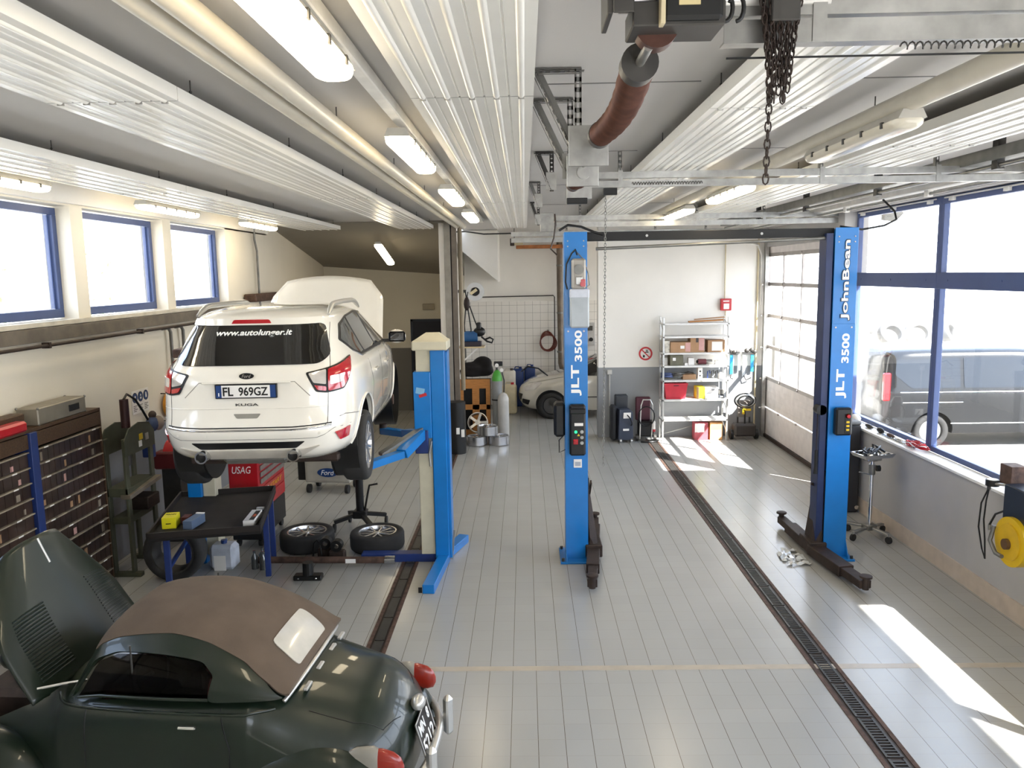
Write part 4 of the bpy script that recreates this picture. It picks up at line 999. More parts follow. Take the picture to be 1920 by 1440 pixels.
for k, (x, y, lab) in enumerate(((-3.11, 8.65, 'left of three small dark bottles under the table'), (-3.0, 8.62, 'right of three small dark bottles under the table'), (-3.05, 8.75, 'rear one of three small dark bottles under the table'))):
    o = MB().lathe([(.0, 0), (.04, 0), (.04, .14), (.015, .18), (.015, .22), (0, .22)], n=14).build('bottle', GLASSG, smooth=40); o.location = (x-.12, y+.25, 0); tag(o, lab, 'bottle', 'small bottles under the work table')
# ================================================================ CARS
def ring_pts(yr, yf, hw, z, n, nf=None, N=96, dz=None):
    # plan outline: superellipse, separate exponents for tail and nose
    yc = (yr+yf)/2; L = (yf-yr)/2; out = []
    nf = nf or n
    for k in range(N):
        a = 2*PI*k/N; c, s = math.cos(a), math.sin(a); e = n if s < 0 else nf
        x = hw*math.copysign(abs(c)**(2/e), c); y = yc+L*math.copysign(abs(s)**(2/e), s)
        out.append((x, y, z))
    return out
def make_mapper(T):
    # T rows: z, yr, yf, hw, n, nf -> rear(x, z), side(s, y, z), wrap(s, z)
    def row(z): return lerp_table(T, z)
    def rear(x, z):
        yr, yf, hw, n, nf = row(z); yc = (yr+yf)/2; L = (yf-yr)/2; q = min(abs(x)/hw, .9999)
        return Vector((x, yc-L*(1-q**n)**(1/n), z))
    def front(x, z):
        yr, yf, hw, n, nf = row(z); yc = (yr+yf)/2; L = (yf-yr)/2; q = min(abs(x)/hw, .9999)
        return Vector((x, yc+L*(1-q**nf)**(1/nf), z))
    def side(s):
        def f(y, z):
            yr, yf, hw, n, nf = row(z); yc = (yr+yf)/2; L = (yf-yr)/2; e = n if y < yc else nf; q = min(abs(y-yc)/L, .9999)
            return Vector((s*hw*(1-q**e)**(1/e), y, z))
        return f
    cache = {}
    def wrap(s_, z):
        # arc length from the middle of the tail, + to the right
        kz = round(z, 3)
        if kz not in cache:
            yr, yf, hw, n, nf = row(z); P = []
            for k in range(161):
                t = PI*k/160-PI/2  # -pi/2 centre of tail ... going right
                c, s = math.sin(k/160*PI/2), -math.cos(k/160*PI/2)
                P.append((hw*abs(c)**(2/n), (yr+yf)/2+(yf-yr)/2*(-abs(s)**(2/n))))
            D = [0]
            for a, b in zip(P, P[1:]): D.append(D[-1]+math.hypot(b[0]-a[0], b[1]-a[1]))
            cache[kz] = (P, D)
        P, D = cache[kz]; q = abs(s_); sg = 1 if s_ >= 0 else -1
        for i in range(len(D)-1):
            if q <= D[i+1]:
                k = (q-D[i])/max(1e-9, D[i+1]-D[i]); return Vector((sg*(P[i][0]+(P[i+1][0]-P[i][0])*k), P[i][1]+(P[i+1][1]-P[i][1])*k, z))
        return Vector((sg*P[-1][0], P[-1][1], z))
    return rear, side, wrap, front
def rounded(poly, r=.03, n=4):
    out = []; N = len(poly)
    for i in range(N):
        p = Vector((*poly[i], 0)); a = Vector((*poly[i-1], 0)); b = Vector((*poly[(i+1) % N], 0))
        ra = min(r, (a-p).length*.45); rb = min(r, (b-p).length*.45)
        A = p+(a-p).normalized()*ra; B = p+(b-p).normalized()*rb
        for k in range(n+1):
            t = k/n; q = A*(1-t)**2+p*2*t*(1-t)+B*t*t; out.append((q.x, q.y))
    return out
def seam(name, pts, fn, m, parent, r=.004, off=.0):
    P = []
    for (u, v), (u2, v2) in zip(pts, pts[1:]):
        n = max(2, int(math.hypot(u2-u, v2-v)/.05))
        for k in range(n): P.append(fn(u+(u2-u)*k/n, v+(v2-v)*k/n))
    P.append(fn(*pts[-1]))
    return MB().tube(P, r, n=6).build(name, m, parent, smooth=60)
def cut(o, cutters):
    bpy.context.view_layer.update()
    for c in cutters:
        b = o.modifiers.new('cut', 'BOOLEAN'); b.object = c; b.operation = 'DIFFERENCE'; b.solver = 'EXACT'
    bpy.context.view_layer.update()
    me = bpy.data.meshes.new_from_object(o.evaluated_get(bpy.context.evaluated_depsgraph_get()))
    o.modifiers.clear(); old = o.data; o.data = me
    for c in cutters: bpy.data.objects.remove(c)
    me.shade_smooth(); me.set_sharp_from_angle(angle=math.radians(35))
def car_wheel(name, parent, c, side_, R=.355, r=.235, W_=.235, tilt=0, spokes=10):
    t = bpy.data.objects.new(name, None); COL.objects.link(t); t.parent = parent; t.location = c; t.rotation_euler = (0, side_*PI/2, 0)
    tyre_mb(R, r, W_).build('tyre', RUBBER, t, smooth=45)
    m = MB(); p = [(r+.006, -W_*.42), (r+.006, W_*.46), (r-.014, W_*.46), (r-.03, W_*.2), (r-.03, -W_*.42), (r+.006, -W_*.42)]; m.lathe(p, n=32, cap=False)
    m.lathe([(0, -.02), (r-.03, -.02), (r-.03, -.01), (0, -.01)], n=24); z = W_*.4
    m.cyl((0, 0, z-.06), (0, 0, z), .05, n=18)
    for k in range(spokes):
        b = 2*PI*k/spokes; a = b+(.16 if k % 2 else -.16)
        m.beam((math.cos(a)*.035, math.sin(a)*.035, z-.014), (math.cos(b)*(r-.012), math.sin(b)*(r-.012), z-.0), .024, .022, .004)
    m.build('rim', ALU, t); return t

# ---------------- lifted white crossover
KX, KY, KZ = -2.46, 6.78, 1.46
K = thing('lifted_car', 'white crossover car raised on the blue lift with its bonnet open', 'car', (KX, KY, KZ), .045)
KT = smooth_table([
 (.27, .34, 4.05, .74, 5, 3.2), (.33, .14, 4.30, .83, 5, 3.2), (.40, .05, 4.42, .88, 5.2, 3.2), (.50, .015, 4.50, .905, 5.4, 3.2), (.60, .0, 4.52, .915, 5.6, 3.2),
 (.70, .035, 4.51, .92, 5.6, 3.2), (.80, .06, 4.48, .922, 5.6, 3.2), (.92, .075, 4.42, .918, 5.6, 3.2), (1.02, .085, 4.25, .908, 5.4, 3.4), (1.09, .105, 3.75, .895, 5.2, 4),
 (1.14, .135, 3.52, .865, 5, 5), (1.22, .185, 3.38, .815, 4.8, 5), (1.32, .255, 3.2, .765, 4.8, 5), (1.42, .33, 3.02, .715, 4.8, 5), (1.51, .40, 2.84, .672, 4.6, 4.6), (1.57, .40, 2.7, .64, 4.4, 4.2),
 (1.61, .46, 2.5, .60, 4.0, 3.6), (1.645, .60, 2.3, .52, 3.4, 3.2), (1.67, .85, 2.05, .40, 3, 3)], 3)
m = MB(); m.loops([ring_pts(r[1], r[2], r[3], r[0], r[4], r[5], 240) for r in KT])
body = m.build('body', CARPW, K, smooth=35)
cs = []
for s in (-1, 1):
    for y in (.96, 3.65):
        c = MB().cyl((s*.6, y, .37), (s*1.1, y, .37), .415, n=40).build('cutter', BLACK, K); cs.append(c)
cut(body, cs)
rear, side, wrap, front = make_mapper(KT)
for s in (-1, 1):
    for y in (.96, 3.65):
        MB().lathe([(.41, .0), (.41, .25), (.40, .25), (.40, 0), (.41, 0)], (0, 0, 0), 'x', 40, cap=False).xf(Matrix.Translation((s*.62 if s > 0 else -.87, y, .37))).build('wheel_arch_liner', BLACK, K, smooth=50)
        MB().cyl((s*.6, y, .37), (s*.612, y, .37), .41, n=32).build('arch_panel', TARB, K)
patch.sgn = 1
# tail glass
g = patch('rear_window', rounded([(-.62, 1.17), (.62, 1.17), (.69, 1.235), (.60, 1.515), (-.60, 1.515), (-.69, 1.235)], .05), rear, GLASSD, K, g=.06, thick=.006, lift=.003)
gl = g
P_ = rear(.02, 1.445); a_ = rear(.02, 1.475)-P_
text('lettering', 'www.autolunger.it', .68, .082, frame_m(P_+Vector((0, -.018, 0)), (1, 0, 0), a_), LETTER, g, bold=.02, shear=.18, ext=.002)
patch('high_brake_light', rounded([(-.2, 1.53), (.17, 1.53), (.15, 1.565), (-.17, 1.565)], .015), rear, LAMPR, K, lift=.0, thick=.02)
patch('spoiler', rounded([(-.6, 1.515), (.6, 1.515), (.57, 1.57), (-.57, 1.57)], .02), rear, CARPW, K, lift=-.02, thick=.035)
seam('tailgate_gap', [(-.63, 1.515), (-.70, 1.15), (-.69, .66), (-.66, .62)], rear, STEELD, K, .003); seam('tailgate_gap', [(.63, 1.515), (.70, 1.15), (.69, .66), (.66, .62)], rear, STEELD, K, .003)
# tail lamps wrap round the corners
for s in (-1, 1):
    q = [(s*.64, 1.02), (s*.72, .83), (s*.88, .82), (s*1.08, .86), (s*1.17, 1.02), (s*1.2, 1.08), (s*1.0, 1.06)]
    patch.sgn = 1
    q = [(s*.51, 1.10), (s*.60, .93), (s*.70, .915), (s*.90, .93), (s*1.0, 1.0), (s*1.14, 1.2), (s*1.06, 1.195), (s*.70, 1.13)]
    if s < 0: q = q[::-1]
    patch('tail_lamp', rounded(q, .02), wrap, TARB, K, g=.03, lift=.001, thick=.006)
    qr = [(s*.71, 1.115), (s*.71, .93), (s*.89, .945), (s*.98, 1.01), (s*1.12, 1.188), (s*1.06, 1.182)]
    if s < 0: qr = qr[::-1]
    patch('tail_lamp_lens', rounded(qr, .015), wrap, LAMPR, K, g=.04, lift=.004, thick=.01)
    qc = [(s*.535, 1.09), (s*.58, 1.01), (s*.69, .99), (s*.69, 1.115)]
    if s < 0: qc = qc[::-1]
    patch('tail_lamp_lens', rounded(qc, .012), wrap, LAMPW, K, g=.04, lift=.004, thick=.01, label='clear inner tail lamp lens')
    ql = [(s*.585, .99), (s*.615, .945), (s*.69, .932), (s*.69, .97)]
    if s < 0: ql = ql[::-1]
    patch('tail_lamp_lens', rounded(ql, .01), wrap, LAMPR, K, g=.04, lift=.004, thick=.01)
    qw = [(s*.73, 1.06), (s*.73, .985), (s*.87, .995), (s*.92, 1.07)]
    if s < 0: qw = qw[::-1]
    patch('tail_lamp_lens', rounded(qw, .01), wrap, LAMPW, K, g=.04, lift=.012, thick=.005, label='clear outer tail lamp lens')
    # lower reflector and side of the bumper
    qf = [(s*.78, .56), (s*.84, .475), (s*.99, .485), (s*1.02, .585), (s*.9, .57)]
    if s < 0: qf = qf[::-1]
    patch('bumper_reflector', rounded(qf, .012), wrap, LAMPR, K, g=.04, lift=.001, thick=.01)
    # exhaust
    MB().lathe([(.043, -.1), (.055, -.1), (.055, .12), (.043, .12), (.043, -.1)], (s*.4, .06, .385), 'y', 24, cap=False).build('exhaust_tip', CHROME, K, smooth=40)
    MB().cyl((s*.4, .06, .385), (s*.4, .15, .385), .044, n=20).build('exhaust_pipe', TARB, K)
    # roof rail
    pts = []
    for k in range(17):
        u = k/16; y = .72+1.75*u; pts.append((s*(.62-.03*math.sin(u*PI)), y, 1.60+.085*min(1, math.sin(u*PI)*2.2)**.8-.02*abs(u-.5)))
    m = MB(); m.tube(pts, [.012+.014*min(1, math.sin(PI*k/16)*4) for k in range(17)], n=10); m.build('roof_rail', SILVER, K, smooth=60)
    # side windows and pillars
    sd = side(s); patch.sgn = 1 if s < 0 else 1
    sg = 1
    win = [(.66, 1.35), (.9, 1.49), (1.35, 1.55), (1.9, 1.575), (2.35, 1.55), (2.75, 1.44), (3.12, 1.2), (3.1, 1.155), (1.15, 1.16), (.9, 1.22)]
    f_ = (lambda y, z, sd=sd: sd(y, z)); 
    if s > 0: win = win
    patch.sgn = -1 if s < 0 else 1
    patch('window_surround', rounded([(y, z) for y, z in win], .03), f_, TARB, K, g=.08, lift=0, thick=.004)
    def inner(poly, nm='side_window'): patch(nm, rounded(poly, .02), f_, GLASSG, K, g=.08, lift=.004, thick=.004)
    inner([(.71, 1.35), (.93, 1.47), (1.25, 1.525), (1.3, 1.185), (1.15, 1.18), (.93, 1.23)]); inner([(1.32, 1.53), (1.9, 1.555), (2.0, 1.55), (2.08, 1.18), (1.36, 1.18)]); inner([(2.1, 1.55), (2.35, 1.53), (2.72, 1.42), (3.05, 1.21), (3.04, 1.175), (2.14, 1.18)])
    seam('window_trim', [(.88, 1.225), (1.14, 1.152), (3.12, 1.15)], sd, CHROME, K, .007)
    seam('door_gap', [(2.08, 1.11), (2.1, .75), (2.08, .42)], sd, STEELD, K, .003); seam('door_gap', [(3.1, 1.1), (3.16, .8), (3.12, .42)], sd, STEELD, K, .003); seam('door_gap', [(1.3, 1.1), (1.42, .85), (1.36, .66)], sd, STEELD, K, .003)
    seam('sill_strip', [(1.42, .40), (3.1, .40)], sd, TARB, K, .012); seam('sill_chrome', [(1.45, .42), (3.1, .42)], sd, CHROME, K, .006)
    for y in (1.52, 2.32):
        p = sd(y, .96); MB().box(-.02, .02, y-.02, y+.2, .945, .975, .008).xf(Matrix.Translation((p.x+s*.014, 0, 0))).build('door_handle', CARPW, K)
    seam('bumper_gap', [(.62, .66), (.3, .70), (.22, .69)], sd, STEELD, K, .003)
    pm = sd(2.98, 1.15)
    MB().sph((pm.x+s*.17, 2.95, 1.2), .12, (.95, .5, .72), 18).build('mirror_housing', CARPW, K, smooth=180)
    MB().box(-.1, .1, -.006, .0, -.065, .065, .02).xf(Matrix.Translation((pm.x+s*.18, 2.892, 1.2))).build('mirror_glass', GLASSD, K)
    MB().obox((pm.x+s*.04, 2.98, 1.15), (.14, .06, .04)).build('mirror_arm', BLACK, K)
    # arch lips
    for yy in (.96, 3.65):
        P = [(side(s)(yy+.42*math.cos(a), max(.36, .37+.42*math.sin(a)))) for a in (PI*k/20 for k in range(21))]
        MB().tube([(p.x+s*.002, p.y, p.z) for p in P], .014, n=8).build('arch_lip', CARPW, K, smooth=60)
    car_wheel('rear_wheel', K, (s*.80, .97, .26), s)
    d_ = MB().cyl((s*.74, 3.66, .30), (s*.78, 3.66, .30), .15, n=28).cyl((s*.78, 3.66, .30), (s*.84, 3.66, .30), .07, n=20).build('brake_disc', RUST, K, smooth=40)
    MB().box(s*.70-.03, s*.70+.08, 3.5, 3.6, .2, .42, .015).build('brake_caliper', STEELD, K)
patch.sgn = 1
# bumper details
patch('diffuser_slot', rounded([(-.50, .505), (.50, .505), (.42, .445), (-.42, .445)], .015), rear, TARB, K, lift=.002, thick=.004)
patch('skid_panel', rounded([(-.62, .46), (-.47, .43), (.47, .43), (.62, .46), (.42, .35), (-.42, .35)], .02), rear, mat('satin_silver_plastic', 'c9c3b8', .35, .3), K, lift=.0, thick=.012)
seam('chrome_strip', [(-.72, .63), (-.4, .612), (.4, .612), (.72, .63)], rear, CHROME, K, .009); seam('bumper_shadow_gap', [(-.72, .65), (-.4, .635), (.4, .635), (.72, .65)], rear, TARB, K, .006)
seam('tailgate_crease', [(-.8, .80), (.8, .80)], rear, CARPW, K, .004)
seam('bumper_edge', [(-.9, .60), (-.74, .60), (-.66, .55), (-.6, .53), (.6, .53), (.66, .55), (.74, .60), (.9, .60)], rear, STEELD, K, .0022)
patch('handle_recess', rounded([(-.12, .755), (.12, .755), (.09, .715), (-.09, .715)], .012), rear, mat('recess_grey', '8e8a80', .5), K, lift=.001, thick=.003)
# plate and badges
yp = rear(0, .955).y
MB().box(-.39, .39, yp-.012, yp+.03, 1.02, 1.035, .004).build('plate_garnish', CARPW, K)
seam('plate_recess_edge', [(-.55, .90), (-.42, 1.03), (.42, 1.03), (.55, .90)], rear, mat('recess_grey', '8e8a80', .5), K, .0035)
pl = MB().box(-.26, .26, yp-.03, yp-.018, .9, 1.01, .004).build('number_plate', PAPER, K)
MB().box(-.27, .27, yp-.027, yp+.02, .892, 1.018, .004).build('plate_frame', TARB, pl)
for s in (-1, 1): MB().box(s*.236-.024, s*.236+.024, yp-.0315, yp-.0295, .9, 1.01).build('plate_blue_band', SIGNB, pl)
text('lettering', 'FL', .09, .078, frame_m((-.155, yp-.031, .955), (1, 0, 0), (0, 0, 1)), LETTERK, pl, bold=.02); text('lettering', '969GZ', .255, .078, frame_m((.065, yp-.031, .955), (1, 0, 0), (0, 0, 1)), LETTERK, pl, bold=.02)
text('lettering', 'I', .008, .03, frame_m((-.236, yp-.032, .93), (1, 0, 0), (0, 0, 1)), LETTER, pl)
m = MB(); m.lathe([(0, -.008), (.075, -.008), (.075, .006), (0, .006)], (0, 0, 0), 'y', 28); m.xf(Matrix.Translation((0, rear(0, 1.085).y-.006, 1.085)) @ Matrix.Diagonal((.85, 1, .36, 1))); bd = m.build('badge', TARB, K)
text('lettering', 'Ford', .08, .028, frame_m((0, rear(0, 1.085).y-.0155, 1.085), (1, 0, 0), (0, 0, 1)), CHROME, bd, shear=.3)
text('lettering', 'KUGA', .2, .022, frame_m((0, rear(0, .83).y-.004, .835), (1, 0, 0), (0, 0, 1)), STEELD, K, bold=.02)
for x in (-.36, -.62, .36, .62): p = rear(x, .57); MB().cyl(p-Vector((0, .004, 0)), p+Vector((0, .01, 0)), .012, n=12).build('parking_sensor', CARPW, K)
# underside, axle, silencer
MB().box(-.7, .7, .5, 4.1, .2, .29, .02).build('underbody', RUSTD, K); MB().box(-.3, .3, .2, .55, .26, .42, .04).build('silencer', STEEL, K)
for s in (-1, 1): MB().beam((s*.2, .9, .3), (s*.75, .97, .26), .08, .06, .01).build('suspension_arm', BLACK, K)
for s in (-1, 1): MB().obox((s*.74, 1.42, .2), (.2, .02, .28), (.1, 0, 0)).build('mud_flap', BLACK, K)
# windscreen glass strip and raised bonnet
m = MB(); hp = []
for k in range(9):
    v = k/8; half = .74-.16*v**3; hp.append([(half*(u/8*2-1), 3.52+.52*v+(.03 if abs(u-4) > 3 else 0), 1.1+.86*v+.03*math.cos((u/8*2-1)*1.3)) for u in range(9)])
hd = bmesh.new()
def hood_grid(off):
    m = MB(); rows_ = [[m.bm.verts.new(p) for p in r] for r in hp]
    for a, b in zip(rows_, rows_[1:]):
        for i in range(8): m.bm.faces.new((a[i], a[i+1], b[i+1], b[i]))
    return m
m = MB(); M_ = []
NV, NU = 12, 16
for k in range(NV+1):
    v = k/NV; row_ = []
    for i in range(NU+1):
        u = i/NU*2-1; half = .76-.03*v-.17*max(0, v-.72)/.28*(1 if True else 0)
        crown = .035*(1-u*u); crease = .02*math.exp(-((abs(u)-.62)/.1)**2)
        top = -.05*u*u*v
        y = 3.40+.55*v-crown*1.2-crease; z = 1.10+.83*v+crown*.5+top
        row_.append((half*u, y, z))
    M_.append(row_)
vs = [[m.bm.verts.new(p) for p in r] for r in M_]
for a, b in zip(vs, vs[1:]):
    for i in range(NU): m.bm.faces.new((a[i], a[i+1], b[i+1], b[i]))
hd.free()
o = m.build('bonnet', CARPW, K, smooth=50); sm = o.modifiers.new('thickness', 'SOLIDIFY'); sm.thickness = .03; sm.offset = 0
MB().tube([(-.62, 4.1, 1.05), (-.6, 3.9, 1.78)], .008).build('bonnet_stay', STEELD, K)
ws = [(-.62, 1.16), (.62, 1.16), (.52, 1.5), (-.52, 1.5)]
patch.sgn = -1; patch('windscreen', rounded(ws, .03), front, GLASSD, K, g=.1, lift=.001, thick=.005); patch.sgn = 1

# ---------------- small vintage convertible coupe
T0 = thing('vintage_car', 'dark green vintage two-seater with brown canvas roof and raised bonnet', 'car', (-.66, 4.74, 0), math.radians(86))
TB = smooth_table([  # t, half width, top z, bottom z, exponent
 (.06, .16, .58, .32, 2.2), (.09, .34, .66, .26, 2.4), (.16, .45, .75, .22, 2.5), (.3, .54, .86, .2, 2.5), (.5, .575, .93, .2, 2.5), (.73, .60, .985, .2, 3.0), (.9, .61, .985, .2, 5), (1.0, .615, .98, .2, 7), (1.5, .615, .975, .2, 7), (2.0, .585, .975, .2, 6),
 (2.2, .54, .98, .2, 3.0), (2.35, .49, .90, .22, 3), (2.7, .40, .80, .25, 3), (3.0, .34, .72, .3, 3), (3.12, .25, .66, .34, 2.6)], 4)
def sec(t, hw, zt, zb, e, N=40):
    out = []; zm = zb+(zt-zb)*.35
    for k in range(N):
        a = 2*PI*k/N; c, s = math.cos(a), math.sin(a)
        x = hw*math.copysign(abs(c)**(2/e), c); z = zm+((zt-zm) if s > 0 else (zm-zb))*math.copysign(abs(s)**(2/e), s)
        out.append((x, t, z))
    return out
tb = MB().loops([sec(*r) for r in TB]).build('body_tub', CARPG, T0, smooth=60)
cs = [MB().box(-.52, .52, 1.1, 1.86, .5, 1.3).build('cutter', BLACK, T0), MB().box(-.36, .36, 2.3, 3.2, .45, 1.3).build('cutter', BLACK, T0)]
cut(tb, cs)
MB().box(-.36, .36, 2.32, 3.05, .4, .5, .01).build('engine_bay_floor', TARB, T0)
MB().box(-.2, .2, 2.5, 2.95, .5, .78, .04).build('engine_block', RUSTD, T0)
MB().cyl((-.1, 2.6, .78), (.1, 2.8, .86), .08, n=18).build('air_filter', BLACK, T0); MB().cyl((.22, 2.5, .6), (.22, 2.5, .82), .06, n=16).build('reservoir', STEELD, T0)
MB().box(-.46, .46, 1.02, 1.86, .5, .52).build('cabin_floor', TARB, T0)
for x in (-.24, .24):
    MB().box(x-.2, x+.2, 1.3, 1.75, .52, .68, .05).build('seat_cushion', mat('maroon_leather', '4a1a18', .5), T0); MB().box(x-.2, x+.2, 1.14, 1.3, .52, 1.1, .06).build('seat_back', mat('maroon_leather', '4a1a18', .5), T0)
MB().tube([(-.24+.17*math.cos(a), 1.68+.03*math.sin(a), .98+.16*math.sin(a)) for a in (2*PI*k/20 for k in range(20))], .01, closed=True).build('steering_wheel', BLACK, T0, smooth=60)
MB().cyl((-.24, 1.69, .96), (-.24, 1.88, .85), .015, n=8).build('steering_column', BLACK, T0)
MB().box(-.48, .48, 1.8, 1.88, .8, 1.0, .02).build('dashboard', mat('maroon_panel', '3b1512', .4), T0)
# cabin shell surface: C(t, phi)
CT = smooth_table([(.70, .50, .96, .985), (.78, .53, 1.06, .975), (.90, .56, 1.17, .97), (1.1, .585, 1.29, .965), (1.35, .60, 1.365, .96), (1.65, .60, 1.385, .96), (1.95, .585, 1.36, .96), (2.1, .57, 1.30, .965), (2.28, .55, 1.0, .965)], 4)
def cab(t, ph, k=1.0, e=2.7):
    hw, zt, zb = lerp_table(CT, t); c, s = math.sin(ph), math.cos(ph); t = t if t < 1.2 else 1.2+(t-1.2)*.76
    return Vector((k*hw*math.copysign(abs(c)**(2/e), c), t, zb+k*max(0.01, zt-zb)*abs(s)**(2/e)))
patch.sgn = 1
def cpatch(name, poly, m_, g=.08, lift=0, thick=.012, label=None): return patch(name, poly, cab, m_, T0, g=g, lift=lift, thick=thick, label=label)
H = PI/2-.02
# find outward sign once
_a = cab(1.5+.004, .3)-cab(1.5-.004, .3); _b = cab(1.5, .304)-cab(1.5, .296); patch.sgn = 1 if _a.cross(_b).z > 0 else -1
for s in (-1, 1):
    # green side frame: rear quarter, roof rail, front post
    q = [(.735, s*H), (1.16, s*H), (1.13, s*1.2), (1.2, s*1.02), (1.9, s*.96), (2.06, s*1.05), (2.2, s*1.3), (2.26, s*H), (2.29, s*H), (2.25, s*1.1), (2.12, s*.88), (1.95, s*.74), (1.5, s*.68), (1.2, s*.72), (1.0, s*.84), (.85, s*1.1)]
    if s < 0: q = q[::-1]
    cpatch('side_frame', rounded(q, .05), CARPG, g=.05, lift=-.004, thick=.02)
    w_ = [(1.17, s*H), (1.15, s*1.2), (1.22, s*1.03), (1.9, s*.98), (2.05, s*1.08), (2.22, s*H)]
    if s < 0: w_ = w_[::-1]
    cpatch('door_glass', w_, glass('vintage_car_glass', '8a8480', .02, .25), g=.1, lift=-.008, thick=.003)
    MB().tube([cab(t, s*1.5)+Vector((s*.02, 0, -.01)) for t in (1.15, 1.4, 1.7, 2.0, 2.2)], .009, n=6).build('window_sill_trim', CARPG, T0, smooth=60)
    MB().cyl((s*.565, 1.62, .985), (s*.565, 1.62, 1.3), .006, n=6).build('quarter_light_post', STEELD, T0)
q = []
top = [(.71, 1.5), (.83, 1.12), (.98, .86), (1.2, .73), (1.5, .69), (1.95, .75), (2.1, .86)]
q = [(t, p) for t, p in top]+[(t, -p) for t, p in reversed(top)]
rf = cpatch('canvas_roof', rounded(q, .03), FABRIC, g=.06, lift=.002, thick=.018)
rw = rounded([(.755, -.40), (.755, .40), (.915, .34), (.915, -.34)], .06)
rwp = [(t, p) for t, p in rw]
cpatch('rear_window', rwp, mat('milky_rear_window', 'c9c4b8', .15, .1, coat=.6), g=.05, lift=.021, thick=.005)
ws_ = [(2.11, -.8), (2.11, .8), (2.24, 1.15), (2.25, -1.15)]
cpatch('windscreen', [(2.12, -.84), (2.12, .84), (2.23, 1.12), (2.255, .0), (2.23, -1.12)], glass('vintage_car_glass', '8a8480', .02, .25), g=.08, lift=0, thick=.004)
MB().tube([cab(2.12, p) for p in [x/10*.95 for x in range(-10, 11)]], .016, n=8).build('windscreen_top_rail', CARPG, T0, smooth=60)
st = [Vector((.53*math.sin(a), .74+.06*(math.cos(a)-1)*-1-.05, .965+.045*math.cos(a))) for a in (-1.5+3*k/16 for k in range(17))]
st = [Vector((.50*math.sin(a)/math.sin(1.5), .70+.05*(1-math.cos(a)), .945+.05*math.cos(a))) for a in (-1.5+3*k/16 for k in range(17))]
MB().tube(st, .014, n=8).build('roof_base_strip', SILVER, T0, smooth=60)
for x in (-.33, -.1, .15, .34): MB().obox((x, .66, .965-.1*x*x), (.1, .03, .02), (0, 0, 0), .006).build('roof_catch', SILVER, T0)
# panel gaps
def tub(t, x):
    hw, zt, zb, e = lerp_table(TB, t); zm = zb+(zt-zb)*.35; q = min(abs(x)/hw, .999); return Vector((x, t, zm+(zt-zm)*(1-q**e)**(1/e)))
def tubside(s):
    def f(t, z):
        hw, zt, zb, e = lerp_table(TB, t); zm = zb+(zt-zb)*.35; q = min(abs(z-zm)/max(.01, (zt-zm) if z > zm else (zm-zb)), .999); return Vector((s*hw*(1-q**e)**(1/e), t, z))
    return f
for s in (-1, 1):
    f = tubside(s); seam('door_gap', [(1.1, .93), (1.04, .7), (1.06, .4)], f, TARB, T0, .004); seam('door_gap', [(1.93, .93), (1.95, .4)], f, TARB, T0, .004); seam('belt_moulding', [(.8, .90), (1.3, .9), (2.2, .9)], f, CARPG, T0, .01)
    MB().obox((s*.63, 1.28, .84), (.03, .11, .02), (0, 0, 0), .008).build('door_handle', CHROME, T0)
    seam('boot_gap', [(.62, s*.44), (.36, s*.42), (.2, s*.36), (.13, s*.2)], tub, TARB, T0, .003)
